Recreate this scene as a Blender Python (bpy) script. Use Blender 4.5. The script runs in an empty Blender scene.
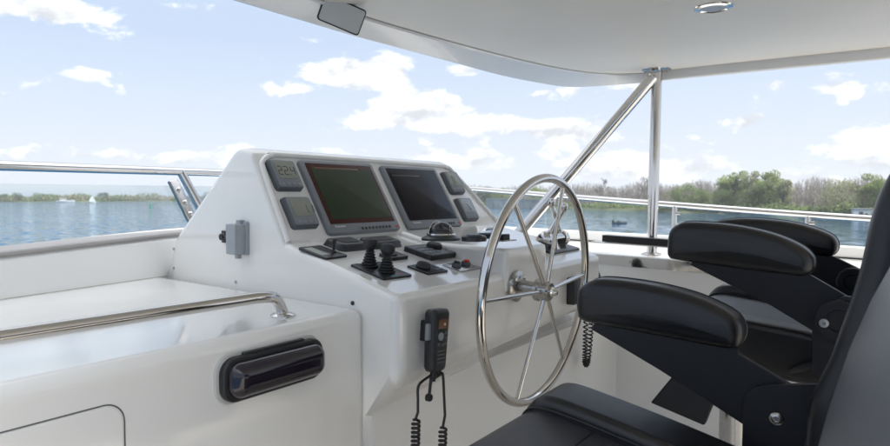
import bpy, bmesh, math, random
from mathutils import Vector, Matrix, noise
random.seed(7)
S = bpy.context.scene
COL = S.collection
PI = math.pi

# ------------------------------------------------------------------ survey of the place
# boat axes: X = starboard, Y = towards the bow, Z = up, metres; the eye is at (0, 0, 1.25)
F, CX, CY = 650., 445., 223.
EYE = Vector((0, 0, 1.25))
YAW = math.radians(55); PIT = math.atan((223 - 195) / F)
_cy, _sy, _cp, _sp = math.cos(YAW), math.sin(YAW), math.cos(PIT), math.sin(PIT)
VD = Vector((_sy * _cp, _cy * _cp, -_sp)); VR = Vector((_cy, -_sy, 0)); VU = Vector((_sy * _sp, _cy * _sp, _cp))
def ray(px, py): return VD + VR * ((px - CX) / F) - VU * ((py - CY) / F)
def hit(px, py, p0, n):
    R = ray(px, py); n = Vector(n); t = (Vector(p0) - EYE).dot(n) / R.dot(n)
    return EYE + R * t
def atX(px, py, v): return hit(px, py, (v, 0, 0), (1, 0, 0))
def atY(px, py, v): return hit(px, py, (0, v, 0), (0, 1, 0))
def atZ(px, py, v): return hit(px, py, (0, 0, v), (0, 0, 1))

# ------------------------------------------------------------------ materials
def mat(name, col, rough=.5, metal=0., coat=0., spec=.5, bump=None, var=0., varscale=5., rvar=0., trans=0., ior=1.5, alpha=1.):
    m = bpy.data.materials.new(name); m.use_nodes = True
    nt = m.node_tree; N = nt.nodes; L = nt.links
    b = N['Principled BSDF']
    b.inputs['Base Color'].default_value = (*col, 1)
    b.inputs['Roughness'].default_value = rough
    b.inputs['Metallic'].default_value = metal
    b.inputs['Coat Weight'].default_value = coat
    b.inputs['Coat Roughness'].default_value = .05
    b.inputs['Specular IOR Level'].default_value = spec
    b.inputs['Transmission Weight'].default_value = trans
    b.inputs['IOR'].default_value = ior
    tc = N.new('ShaderNodeTexCoord')
    if var > 0:
        n = N.new('ShaderNodeTexNoise'); n.inputs['Scale'].default_value = varscale; n.inputs['Detail'].default_value = 5
        L.new(tc.outputs['Object'], n.inputs['Vector'])
        r = N.new('ShaderNodeMapRange'); r.inputs[1].default_value = .3; r.inputs[2].default_value = .7
        r.inputs[3].default_value = 1 - var; r.inputs[4].default_value = 1 + var
        L.new(n.outputs['Fac'], r.inputs[0])
        mx = N.new('ShaderNodeVectorMath'); mx.operation = 'SCALE'; mx.inputs[0].default_value = col
        L.new(r.outputs[0], mx.inputs['Scale']); L.new(mx.outputs[0], b.inputs['Base Color'])
    if rvar > 0:
        n = N.new('ShaderNodeTexNoise'); n.inputs['Scale'].default_value = varscale * 2.3; n.inputs['Detail'].default_value = 6
        L.new(tc.outputs['Object'], n.inputs['Vector'])
        r = N.new('ShaderNodeMapRange'); r.inputs[1].default_value = .35; r.inputs[2].default_value = .7
        r.inputs[3].default_value = rough; r.inputs[4].default_value = rough + rvar
        L.new(n.outputs['Fac'], r.inputs[0]); L.new(r.outputs[0], b.inputs['Roughness'])
    if bump:
        kind, sc, st = bump
        if kind == 'leather':
            n = N.new('ShaderNodeTexVoronoi'); n.inputs['Scale'].default_value = sc; o = n.outputs['Distance']
            n2 = N.new('ShaderNodeTexNoise'); n2.inputs['Scale'].default_value = sc * .12; n2.inputs['Detail'].default_value = 6
            L.new(tc.outputs['Object'], n2.inputs['Vector'])
            ad = N.new('ShaderNodeMath'); ad.operation = 'ADD'
            n3 = N.new('ShaderNodeTexNoise'); n3.inputs['Scale'].default_value = 14; n3.inputs['Detail'].default_value = 3; L.new(tc.outputs['Object'], n3.inputs['Vector'])
            m3 = N.new('ShaderNodeMath'); m3.operation = 'MULTIPLY_ADD'; m3.inputs[1].default_value = 4.5; L.new(n3.outputs['Fac'], m3.inputs[0]); L.new(n2.outputs['Fac'], m3.inputs[2])
            L.new(o, ad.inputs[0]); L.new(m3.outputs[0], ad.inputs[1]); oo = ad.outputs[0]
        else:
            n = N.new('ShaderNodeTexNoise'); n.inputs['Scale'].default_value = sc; n.inputs['Detail'].default_value = 4; oo = n.outputs['Fac']
        L.new(tc.outputs['Object'], n.inputs['Vector'])
        bp = N.new('ShaderNodeBump'); bp.inputs['Strength'].default_value = st; bp.inputs['Distance'].default_value = .002
        L.new(oo, bp.inputs['Height']); L.new(bp.outputs[0], b.inputs['Normal'])
    return m
M = {}
M['gel'] = mat('gelcoat', (.80, .79, .765), .10, coat=.6, var=.012, varscale=1.6, rvar=.08, bump=('noise', 3, .06))
M['gelmatt'] = mat('roof_liner', (.68, .65, .60), .42, var=.03, varscale=3, bump=('noise', 900, .12))
M['caplip'] = mat('cap_moulding', (.36, .345, .335), .6, spec=.3, var=.05, varscale=9)
M['chrome'] = mat('polished_steel', (.62, .60, .575), .06, metal=1, rvar=.05, varscale=8)
M['steel'] = mat('brushed_steel', (.42, .41, .395), .2, metal=1, rvar=.1, varscale=20)
M['leather'] = mat('black_leather', (.009, .0095, .012), .31, spec=.5, bump=('leather', 620, .16), var=.1, varscale=3)
M['leather2'] = mat('grey_black_leather', (.030, .032, .040), .40, spec=.8, bump=('leather', 620, .16))
M['backsheen'] = mat('sheen_grey_leather', (.085, .09, .10), .38, spec=.8, bump=('leather', 620, .16), var=.12, varscale=5)  # pale sky sheen on the near backrest, painted into the base colour
M['arm'] = mat('powder_coated_arm', (.010, .011, .016), .42, spec=.35, bump=('noise', 1500, .2))
M['black'] = mat('black_plastic', (.012, .013, .016), .35, bump=('noise', 900, .1))
M['rubber'] = mat('black_rubber', (.016, .016, .018), .6)
M['gloss'] = mat('gloss_black', (.008, .008, .012), .08, coat=1)
M['smoked'] = mat('smoked_cover', (.012, .009, .017), .14, coat=.3)
M['gasket'] = mat('grey_gasket', (.5, .5, .48), .5)
M['bezel'] = mat('blue_grey_bezel', (.19, .205, .225), .42, bump=('noise', 1500, .12))
M['bezel2'] = mat('dark_grey_housing', (.09, .102, .116), .45, bump=('noise', 1500, .12))
M['lcd'] = mat('lcd', (.25, .26, .22), .18)
M['lcd2'] = mat('lcd_dial', (.33, .35, .36), .18)
M['digit'] = mat('lcd_digit', (.02, .022, .02), .4)
M['brown'] = mat('reddish_screen_border', (.055, .015, .009), .14, spec=.25)
M['green'] = mat('green_screen', (.030, .044, .022), .16, spec=.22, var=.12, varscale=4)
M['dark'] = mat('dark_screen', (.006, .005, .008), .2, spec=.16)
M['key'] = mat('grey_key', (.22, .24, .26), .45)
M['red'] = mat('red_button', (.55, .03, .02), .35)
M['orange'] = mat('radio_screen', (.16, .07, .035), .25)
M['teal'] = mat('teal_mark', (.0, .35, .33), .5)
M['white'] = mat('white_lettering', (.75, .75, .75), .5)
M['outlet'] = mat('grey_outlet_plastic', (.33, .355, .38), .5, var=.05, varscale=30)
M['wood'] = mat('dark_table_edge', (.012, .010, .010), .3)
M['mirror'] = mat('mirror_face', (.46, .475, .48), .4)
M['teak'] = mat('deck_boards', (.56, .51, .43), .6, var=.12, varscale=4)
M['trunk'] = mat('bark', (.10, .085, .07), .9, var=.3, varscale=1)
M['hutw'] = mat('hut_white', (.7, .7, .68), .7)
M['hutr'] = mat('hut_roof', (.25, .25, .26), .7)
M['buoy'] = mat('buoy_green', (.01, .22, .12), .5)
M['boatw'] = mat('boat_white', (.75, .75, .75), .4)
M['boatg'] = mat('boat_grey', (.10, .11, .12), .6)
M['sail'] = mat('sail_cloth', (.8, .82, .82), .8)

def glassmat(name, tint, glossf):
    m = bpy.data.materials.new(name); m.use_nodes = True
    nt = m.node_tree; N = nt.nodes; L = nt.links; N.clear()
    o = N.new('ShaderNodeOutputMaterial'); t = N.new('ShaderNodeBsdfTransparent'); g = N.new('ShaderNodeBsdfGlossy')
    t.inputs[0].default_value = (*tint, 1); g.inputs['Roughness'].default_value = .02
    f = N.new('ShaderNodeFresnel'); f.inputs[0].default_value = 1.45
    mu = N.new('ShaderNodeMath'); mu.operation = 'MULTIPLY'; mu.inputs[1].default_value = glossf
    mx = N.new('ShaderNodeMixShader'); L.new(f.outputs[0], mu.inputs[0]); L.new(mu.outputs[0], mx.inputs[0])
    L.new(t.outputs[0], mx.inputs[1]); L.new(g.outputs[0], mx.inputs[2]); L.new(mx.outputs[0], o.inputs[0])
    return m
M['glass'] = glassmat('windscreen_glass', (.93, .955, .95), .22)
M['dome'] = glassmat('clear_dome', (.75, .77, .8), 1.5)

# ------------------------------------------------------------------ mesh helpers
class MB:
    def __init__(s): s.bm = bmesh.new()
    def quadstrip(s, rings, close=True, cap=True):
        vr = [[s.bm.verts.new(p) for p in r] for r in rings]
        n = len(rings[0])
        for a, b in zip(vr[:-1], vr[1:]):
            for i in range(n if close else n - 1):
                j = (i + 1) % n
                try: s.bm.faces.new((a[i], a[j], b[j], b[i]))
                except ValueError: pass
        if cap and close:
            s.bm.faces.new(list(reversed(vr[0]))); s.bm.faces.new(vr[-1])
        return vr
    def box(s, c, d, rot=None):
        r = bmesh.ops.create_cube(s.bm, size=1); M4 = Matrix.Translation(Vector(c)) @ (rot.to_4x4() if rot else Matrix()) @ Matrix.Diagonal((*d, 1))
        bmesh.ops.transform(s.bm, matrix=M4, verts=r['verts']); return s
    def tube(s, pts, r, n=16, closed=False, cap=True):
        pts = [Vector(p) for p in pts]; K = len(pts)
        rr = r if isinstance(r, (list, tuple)) else [r] * K
        rings = []; prev = None
        for i, p in enumerate(pts):
            a = pts[(i - 1) % K] if (closed or i > 0) else p; b = pts[(i + 1) % K] if (closed or i < K - 1) else p
            t = (b - a).normalized()
            if prev is None:
                q = Vector((0, 0, 1)) if abs(t.z) < .9 else Vector((1, 0, 0))
                e = t.cross(q).normalized()
            else:
                e = (prev - t * prev.dot(t)).normalized()
            prev = e; f = t.cross(e)
            rings.append([p + (e * math.cos(2 * PI * k / n) + f * math.sin(2 * PI * k / n)) * rr[i] for k in range(n)])
        if closed:
            vr = [[s.bm.verts.new(p) for p in r_] for r_ in rings]
            for i in range(K):
                a, b = vr[i], vr[(i + 1) % K]
                for k in range(n): s.bm.faces.new((a[k], a[(k + 1) % n], b[(k + 1) % n], b[k]))
        else: s.quadstrip(rings, True, cap)
        return s
    def lathe(s, prof, mtx=None, n=32):
        # prof: list of (r, z)
        m = mtx or Matrix()
        rings = [[m @ Vector((max(r, 1e-5) * math.cos(2 * PI * k / n), max(r, 1e-5) * math.sin(2 * PI * k / n), z)) for k in range(n)] for r, z in prof]
        s.quadstrip(rings); return s
    def prism(s, poly, vec):
        vec = Vector(vec); a = [Vector(p) for p in poly]
        s.quadstrip([a, [p + vec for p in a]]); return s
    def slab(s, w, h, d, r, edge=.002, mtx=None, seg=6, z0=0., esegs=3, taper=0.):
        # rounded rectangle in local XY standing from z0 to z0+d with a rounded front edge
        m = mtx or Matrix()
        def ring(ins, z):
            W, H, R = w / 2 - ins, h / 2 - ins, max(r - ins, .0002); o = []
            for cx, cy, a0 in ((W - R, H - R, 0), (-W + R, H - R, 90), (-W + R, -H + R, 180), (W - R, -H + R, 270)):
                for k in range(seg + 1):
                    a = math.radians(a0 + 90 * k / seg); o.append(m @ Vector((cx + R * math.cos(a), cy + R * math.sin(a), z)))
            return o
        rings = [ring(0, z0), ring(taper, z0 + d - edge)]
        for k in range(1, esegs + 1):
            a = PI / 2 * k / esegs; rings.append(ring(taper + edge * (1 - math.cos(a)), z0 + d - edge + edge * math.sin(a)))
        s.quadstrip(rings); return s
def finish(o, smooth=True, ang=35):
    me = o.data
    if smooth:
        for p in me.polygons: p.use_smooth = True
        me.set_sharp_from_angle(angle=math.radians(ang))
def obj(name, mb, m, parent=None, world=False, bevel=0, seg=3, smooth=True, ang=35, weight=False):
    me = bpy.data.meshes.new(name); bmesh.ops.recalc_face_normals(mb.bm, faces=mb.bm.faces[:])
    mb.bm.to_mesh(me); mb.bm.free(); o = bpy.data.objects.new(name, me); COL.objects.link(o)
    me.materials.append(M[m] if isinstance(m, str) else m)
    if parent is not None:
        o.parent = parent
        if world: # verts are in boat axes; parent has only a translation chain
            off = Vector(); q = parent
            while q is not None: off += q.location; q = q.parent
            me.transform(Matrix.Translation(-off))
    if bevel:
        b = o.modifiers.new('bevel', 'BEVEL'); b.width = bevel; b.segments = seg; b.use_clamp_overlap = True
        b.limit_method = 'WEIGHT' if weight else 'ANGLE'; b.angle_limit = math.radians(30)
        for p in me.polygons: p.use_smooth = True
        b.harden_normals = False
        w = o.modifiers.new('wn', 'WEIGHTED_NORMAL'); w.keep_sharp = False
    else: finish(o, smooth, ang)
    return o
def tag(o, label, cat=None, group=None, kind=None):
    if label: o['label'] = label
    if cat: o['category'] = cat
    if group: o['group'] = group
    if kind: o['kind'] = kind
    return o
def thing(name, loc, label, cat, group=None, mtx=None):
    o = bpy.data.objects.new(name, None); COL.objects.link(o); o.empty_display_size = .05
    if mtx is not None: o.matrix_world = mtx
    else: o.location = loc
    tag(o, label, cat, group); return o
def frame(o, ex, ey, ez): return Matrix(((ex[0], ey[0], ez[0], o[0]), (ex[1], ey[1], ez[1], o[1]), (ex[2], ey[2], ez[2], o[2]), (0, 0, 0, 1)))
def catmull(pts, n=6, closed=False):
    P = [Vector(p) for p in pts]; K = len(P); out = []
    for i in range(K if closed else K - 1):
        if closed: a, b, c, d = P[(i - 1) % K], P[i], P[(i + 1) % K], P[(i + 2) % K]
        else: a, b, c, d = P[max(i - 1, 0)], P[i], P[i + 1], P[min(i + 2, K - 1)]
        for k in range(n):
            t = k / n
            out.append(.5 * ((2 * b) + (c - a) * t + (2 * a - 5 * b + 4 * c - d) * t * t + (3 * b - a - 3 * c + d) * t ** 3))
    if not closed: out.append(P[-1])
    return out
def tr(x, y, z=0): return Matrix.Translation((x, y, z))
def R3(ax, deg): return Matrix.Rotation(math.radians(deg), 4, ax)

# ------------------------------------------------------------------ deck, lockers, console
YS = 1.062; YC = .946; ZS = .973
mb = MB(); mb.box((1.2, -1.9, -.03), (4.8, 7.0, .06)); o = obj('deck', mb, 'teak'); tag(o, None, kind='structure')

# bulwark line at the front of the cockpit (swept back on the port side)
BA = atZ(0, 300, ZS); BBp = atZ(167, 276, ZS); BD = (BBp - BA); BD.z = 0; BD.normalize(); BN = Vector((-BD.y, BD.x, 0))  # BN points forward
if BN.y < 0: BN = -BN
def bw(s, out, z): # s metres along the bulwark from BBp, out = forward offset
    p = BBp + BD * s + BN * out; return Vector((p.x, p.y, z))

# port locker
lk = thing('side_locker', (.4, YS, 0), 'white glossy fibreglass locker with a flat shelf top, left of the helm console', 'locker')
mb = MB()
def locker_profile(x):
    q = BBp + BD * ((x - BBp.x) / BD.x); yb = q.y
    return [Vector((x, YS, 0)), Vector((x, YS, ZS)), Vector((x, yb + .02, ZS)), Vector((x, yb + .02, 0))]
a = locker_profile(-.15); b = locker_profile(1.262)
b2 = locker_profile(1.18)
mb.quadstrip([[a[0], a[1], a[2], a[3]], [b2[0], b2[1], Vector((1.262, b2[2].y+.04, ZS)), Vector((1.262, b2[3].y+.04, 0))]])
lb = obj('locker_body', mb, 'gel', lk, True, bevel=.028, seg=8)
# hatch door with a dark seam
def rrpath(x0, x1, z0, z1, r, y, n=8):
    o = []
    for cx, cz, a0 in ((x1 - r, z1 - r, 0), (x0 + r, z1 - r, 90), (x0 + r, z0 + r, 180), (x1 - r, z0 + r, 270)):
        for k in range(n + 1):
            t = math.radians(a0 + 90 * k / n); o.append(Vector((cx + r * math.cos(t), y, cz + r * math.sin(t))))
    return o
mb = MB(); mb.tube(rrpath(.05, .575, .45, .905, .035, YS + .0008), .0016, 8, closed=True)
obj('hatch_seam', mb, mat('seam_grey', (.06, .06, .06), .6), lk, True)
mb = MB(); mb.prism(rrpath(.053, .572, .453, .902, .033, YS + .004), (0, -.0065, 0))
obj('hatch_door', mb, 'gel', lk, True, bevel=.0015, seg=2)
for px, py in ():
    mb = MB(); mb.lathe([(0, -.002), (.004, -.002), (.004, .002), (0, .003)], frame(bw(-.012, -.001, ZS + .05), BD, (0, 0, 1), -BN), 12); obj('screw', mb, 'steel', lk, True)

# port bulwark
bu = thing('cockpit_bulwark', bw(-.6, 0, 0), 'low white curved wall with a pale cap, at the back of the left shelf', 'wall')
mb = MB()
def zb_(s, z): return z if z < .5 else z + .036 * max(min(s, .3), -2) - .004
prof = [(0, 0), (0, 1.10), (.015, 1.115), (.11, 1.118), (.12, 1.10), (.12, 0)]
mb.quadstrip([[bw(s, u, zb_(s, z)) for u, z in prof] for s in (-1.75, -1.5, -1, -.5, 0, .5)])
obj('wall_panel', mb, 'gel', bu, True, bevel=.006, seg=3)
mb = MB(); prof = [(-.004, 1.112), (-.004, 1.124), (.010, 1.128), (.12, 1.128), (.126, 1.10)]
mb.quadstrip([[bw(s, u, zb_(s, z)) for u, z in prof] for s in (-1.75, -1.5, -1, -.5, 0, .5)])
obj('wall_cap', mb, 'caplip', bu, True, bevel=.004, seg=3)

mb = MB(); mb.tube([bw(s, .001, ZS + .001) for s in (-1.7, -1, -.5, 0)], .0022, 8); obj('caulk_line', mb, mat('caulk', (.5, .48, .44), .7), bu, True)
# console
con = thing('helm_console', (1.75, YS, 0), 'white fibreglass steering console with raised instrument hood behind the wheel', 'console')
P = [(YS, .709), (YC, .804), (YC, 1.015), (1.387, 1.118), (1.5465, 1.384), (1.615, 1.397), (1.985, 1.118), (2.075, .95), (2.075, .3), (YS + .03, .3)]
def XL(y, z): return 1.173 + .098 * (y - 1.062)
def XR(y, z): return 2.41 if z <= 1.119 else 2.41 - (z - 1.118) * .66
mb = MB(); bm = mb.bm
wl = bm.edges.layers.float.new('bevel_weight_edge')
L_ = [bm.verts.new((XL(y, z), y, z)) for y, z in P]
R_ = [bm.verts.new((XR(y, z), y, z + (.045 if i < 2 else 0))) for i, (y, z) in enumerate(P)]
n = len(P)
for i in range(n): bm.faces.new((L_[i], L_[(i + 1) % n], R_[(i + 1) % n], R_[i]))
bm.faces.new(L_)
bm.faces.new([R_[i] for i in (9, 8, 7, 6, 3, 2, 1, 0)]); bm.faces.new([R_[i] for i in (3, 6, 5, 4)])
def ew(a, b, w):
    e = bm.edges.get((a, b));
    if e: e[wl] = w
ew(L_[1], L_[2], 0.675); ew(R_[1], R_[2], 0.675); ew(L_[0], L_[1], 0.8); ew(L_[2], R_[2], 0.338); ew(L_[1], R_[1], 0.7)
ew(L_[2], L_[3], 0.413); ew(L_[3], L_[4], 0.262); ew(L_[4], L_[5], 0.600); ew(L_[5], L_[6], 0.525); ew(L_[6], L_[7], 0.338)
ew(R_[2], R_[3], 0.413); ew(R_[3], R_[4], 0.675); ew(R_[4], R_[5], 0.675); ew(R_[5], R_[6], 0.675)
ew(L_[4], R_[4], 0.413); ew(L_[5], R_[5], 1.0); ew(L_[3], R_[3], 0.188); ew(L_[6], R_[6], 0.675)
body = obj('console_body', mb, 'gel', con, True, bevel=.06, seg=8, weight=True)
# lower wall under the console
mb = MB(); mb.box((2.06, YS + .013, .365), (1.72, .03, .73)); obj('lower_panel', mb, 'gel', con, True)
# frames of the panel and the dash
PO = Vector((1.205, 1.387, 1.118)); PE = (1, 0, 0); PV = Vector((0, .5145, .8575)); PN = Vector((0, -.8575, .5145))
PF = frame(PO, PE, PV, PN)
DS = math.atan2(1.118 - 1.015, 1.387 - .946)
DV = Vector((0, math.cos(DS), math.sin(DS))); DN = Vector((0, -math.sin(DS), math.cos(DS)))
def DF(x, y, lift=0.):
    p = Vector((x, y, 1.015 + (y - .946) * math.tan(DS))) + DN * lift
    return frame(p, (1, 0, 0), DV, DN)
# raised rim round the panel
pts = [(.018, .0, -.002), (.033, .225, -.002), (.046, .268, -.002), (.088, .289, -.002), (.16, .293, -.002), (.90, .291, -.002), (.985, .284, -.002), (1.025, .258, -.002), (1.175, .02, -.002)]
mb = MB(); mb.tube([PF @ (p + Vector((0, 0, .004))) for p in catmull(pts, 6)], .009, 12); obj('hood_rim', mb, 'gel', con, True)
# plinth and wheel boss
mb = MB(); zt = lambda y: 1.015 + (y - .946) * math.tan(DS) + .038 * min(1, (y - .85) * 1.0 + .8)
mb2 = [(1.70, 1.385), (1.70, 1.235), (1.665, 1.19), (1.655, .938), (1.915, .938), (2.14, 1.13), (2.19, 1.385)]
mb.quadstrip([[Vector((x, y, .96 if y < 1 else 1.0)) for x, y in mb2], [Vector((x, y, 1.092 if y < 1.0 else (1.100 if y < 1.25 else 1.132))) for x, y in mb2]])
obj('dash_plinth', mb, 'gel', con, True, bevel=.016, seg=5)
mb = MB(); m = frame(atX(353, 303, XL(1.1, 1)) + Vector((-.001, 0, 0)), (0, 1, 0), (0, 0, 1), (-1, 0, 0))
mb.lathe([(0, 0), (.0055, 0), (.0055, .002), (.003, .003), (0, .003)], m, 12); obj('drain_screw', mb, 'black', con, True)
for px, py in ((174, 268), (174, 249), (236, 282)):
    q = hit(px, py, (1.173, 1.062, 0), (1, -.098, 0)); mb = MB(); mb.lathe([(0, 0), (.005, 0), (.005, .002), (.0025, .0035), (0, .0035)], frame(q, (0, 1, 0), (0, 0, 1), (-1, 0, 0)), 10); obj('screw', mb, 'steel', con, True)

# ------------------------------------------------------------------ grey weatherproof outlet box on the console side
sp = hit(244, 238, (1.173, 1.062, 0), (1, -.098, 0)); en = Vector((-1, .098, 0)).normalized(); ey = Vector((-.098, -1, 0)).normalized(); ey = Vector((0, 0, 1)).cross(en).normalized()
OF = frame(sp, ey, (0, 0, 1), en)
t = thing('outlet_box', None, 'small grey weatherproof box with a black plug, on the left side of the console', 'outlet box', mtx=OF)
mb = MB(); mb.slab(.058, .098, .010, .006, .002); obj('back_plate', mb, 'outlet', t)
mb = MB(); mb.slab(.050, .088, .034, .004, .003, tr(-.002, -.002), z0=.010); mb.box((0, -.052, .02), (.016, .014, .012)); mb.box((.0, .047, .012), (.02, .012, .014)); mb.slab(.026, .002, .0015, .0005, .0003, tr(0, -.012), z0=.0435); obj('flap_cover', mb, 'outlet', t)
mb = MB(); mb.lathe([(0, 0), (.013, 0), (.013, .012), (.010, .016), (.010, .022), (0, .022)], tr(-.092, .0, 0), 16)
mb.box((-.092, 0, .004), (.036, .036, .008)); mb.tube([(-.085, 0, .014), (-.02, 0, .014)], .006, 10); obj('plug', mb, 'black', t)

# ------------------------------------------------------------------ handrail over the locker
hz = ZS + .055
p1 = atZ(0, 337, hz); p2 = atZ(262, 297, hz)
t = thing('grab_rail', (p2.x, p2.y, ZS), 'long polished steel grab rail curving down onto the left shelf', 'handrail')
dx = (p2 - p1).normalized()
st = p1 - dx * 1.2
foot = atZ(283, 316, ZS)
pts = [st, p1, p1.lerp(p2, .5), p2]
e = p2
path = [st, p1.lerp(st, .5), p1, p1.lerp(p2, .5)]
arc = catmull([p2 - dx * .02, p2 + dx * .010 - Vector((0, 0, .002)), p2.lerp(foot, .45) + Vector((.012, 0, .014)), p2.lerp(foot, .8) + Vector((.008, 0, .006)), foot + Vector((0, 0, .002))], 6)
mb = MB(); mb.tube(path + arc, .0128, 20); obj('rail_tube', mb, 'chrome', t, True)
mb = MB(); mb.lathe([(0, 0), (.029, 0), (.029, .003), (.022, .007), (.015, .009), (0, .009)], tr(*foot)); obj('rail_foot', mb, 'chrome', t, True)

# ------------------------------------------------------------------ smoked stereo cover
c = (atY(224, 381, YS) + atY(311, 356, YS)) / 2
W0 = .262; H0 = .088
t = thing('stereo_cover', None, 'glossy dark smoked oblong cover in a black frame on the locker front', 'cover', mtx=frame((c.x + .002, YS, c.z + .0), (1, 0, 0), (0, 0, 1), (0, -1, 0)))
mb = MB(); mb.slab(W0 + .01, H0 + .012, .006, .036, .002, tr(-.003, .001)); obj('gasket', mb, 'gasket', t)
mb = MB(); mb.slab(W0, H0, .016, .032, .004, z0=.004); mb.slab(W0 * .6, .012, .010, .003, .002, tr(.0, H0 / 2 - .001, .006)); obj('frame', mb, 'black', t)
mb = MB(); mb.slab(W0 - .016, H0 - .014, .034, .028, .028, z0=.016, esegs=10, taper=.002, seg=10); obj('smoked_lid', mb, 'smoked', t, ang=85)

# ------------------------------------------------------------------ monitors
def text_mesh(s, size, name='lettering'):
    cu = bpy.data.curves.new('t', 'FONT'); cu.body = s; cu.size = size; cu.extrude = .0002
    to = bpy.data.objects.new('t', cu); COL.objects.link(to); dg = bpy.context.evaluated_depsgraph_get(); dg.update()
    me = bpy.data.meshes.new_from_object(to.evaluated_get(dg)); bpy.data.objects.remove(to); return me
def text(s, size, m, parent, mtx, name='lettering'):
    me = text_mesh(s, size); me.transform(mtx); me.materials.clear(); me.materials.append(M[m])
    o = bpy.data.objects.new(name, me); COL.objects.link(o); o.parent = parent; return o
def monitor(u, v, w, h, label, smat, bmat):
    t = thing('chart_display', None, label, 'display screen', 'display screens in the instrument hood', PF @ tr(u, v, -.004))
    mb = MB(); mb.slab(w, h, .020, .014, .006, seg=5); obj('bezel', mb, 'bezel', t)
    mb = MB(); mb.slab(w - .034, h - .046, .0012, .003, .0004, tr(0, .009), z0=.0195); obj('screen_border', mb, bmat, t)
    mb = MB(); mb.slab(w - .062, h - .078, .001, .002, .0003, tr(.001, .009), z0=.0207); obj('screen', mb, smat, t)
    mb = MB()
    mb.slab(w * .55, .018, .0009, .003, .0003, tr(w * .16, -h / 2 + .012), z0=.0198); obj('button_strip', mb, 'bezel', t)
    for k in range(9):
        mb = MB(); mb.slab(.0105, .0095, .0020, .003, .0006, tr(w * .16 - .075 + k * .0165, -h / 2 + .0125), z0=.0205); obj('button', mb, 'black', t)
    mb = MB(); mb.slab(.010, .0085, .0016, .002, .0005, tr(w / 2 - .02, -h / 2 + .0125), z0=.0205); obj('power_button', mb, 'red', t)
    text('Raymarine', .0105, 'white', t, tr(-w / 2 + .030, -h / 2 + .020, .0213) )
    return t
m1 = monitor(.342, .142, .336, .264, 'left display screen with a green picture and reddish border', 'green', 'brown')
m2 = monitor(.720, .139, .330, .262, 'right display screen, black and unlit, behind the compass dome', 'dark', 'dark')
mb = MB(); mb.slab(.20, .006, .0006, .001, .0002, tr(-.02, .100), z0=.0212); obj('status_bar', mb, mat('status_bar', (.14, .07, .04), .3), m1)
mb = MB(); mb.slab(.16, .005, .0006, .001, .0002, tr(-.05, .086), z0=.0218); obj('status_bar', mb, mat('status_bar_dark', (.05, .05, .045), .3), m2)

SEG = {'0': 'abcdef', '1': 'bc', '2': 'abged', '4': 'fgbc', '3': 'abgcd', '7': 'abc', '5': 'afgcd'}
def digits(mb, s, x, y, h, z):
    w = h * .52; tk = h * .11
    for ch in s:
        if ch == '.': mb.slab(tk, tk, .0003, tk * .3, .0001, tr(x - tk * .6, y - h / 2, 0), z0=z); x += tk * 1.2; continue
        pos = {'a': (w / 2, h / 2, w, tk), 'g': (w / 2, 0, w, tk), 'd': (w / 2, -h / 2, w, tk), 'f': (0, h / 4, tk, h / 2), 'b': (w, h / 4, tk, h / 2), 'e': (0, -h / 4, tk, h / 2), 'c': (w, -h / 4, tk, h / 2)}
        for q in SEG[ch]:
            a, b, c, d = pos[q]; mb.slab(c * .9, d * .9, .0003, tk * .2, .0001, tr(x + a, y + b, 0), z0=z)
        x += w + tk * 2.4
def gauge(u, v, label, kind, w=.104, h=.105):
    t = thing('instrument_gauge', None, label, 'gauge', 'square gauges in the instrument hood', PF @ tr(u, v, -.002))
    mb = MB(); mb.slab(w, h, .020, .012, .007, seg=5, taper=.003); obj('housing', mb, 'bezel2', t)
    mb = MB(); mb.slab(w - .014, h - .014, .002, .008, .001, z0=.0195); obj('face_plate', mb, 'bezel', t)
    mb = MB(); mb.slab(w - .034, h - .046, .0012, .003, .0003, tr(0, .011), z0=.0212); obj('lcd', mb, 'lcd2' if kind == 'dial' else 'lcd', t)
    mb = MB()
    if kind == 'dial':
        for k in range(14):
            a = 2 * PI * k / 14; r0 = .020; mb.slab(.0012, .004, .0003, .0003, .0001, tr(r0 * math.cos(a), .011 + r0 * math.sin(a)) @ Matrix.Rotation(a - PI / 2, 4, 'Z'), z0=.0225)
        mb.slab(.0035, .030, .0005, .001, .0001, tr(.003, .006) @ R3('Z', 24), z0=.0226)
    elif kind == '224': digits(mb, '22.4', -.029, .009, .028, .0225)
    elif kind == '11': digits(mb, '1.1', .006, .006, .026, .0225); pass
    else: digits(mb, '107', -.024, .017, .014, .0225); digits(mb, '32', -.018, -.003, .014, .0225)
    obj('readout', mb, 'digit', t)
    for k in range(4):
        mb = MB(); mb.slab(.012, .0085, .0022, .004, .001, tr((k - 1.5) * .0205, -h / 2 + .0155), z0=.0212); obj('button', mb, 'key', t)
    return t
gauge(.100, .217, 'upper left square gauge reading 22.4, beside the green screen', '224')
gauge(.100, .090, 'lower left square gauge reading 1.1, beside the green screen', '11')
gauge(.975, .206, 'upper right square gauge with small digits, beside the black screen', 'dig')
gauge(.978, .082, 'lower right square gauge with a pale needle dial, beside the black screen', 'dial')

# ------------------------------------------------------------------ controls on the dash
G = 'controls on the dash'
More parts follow.
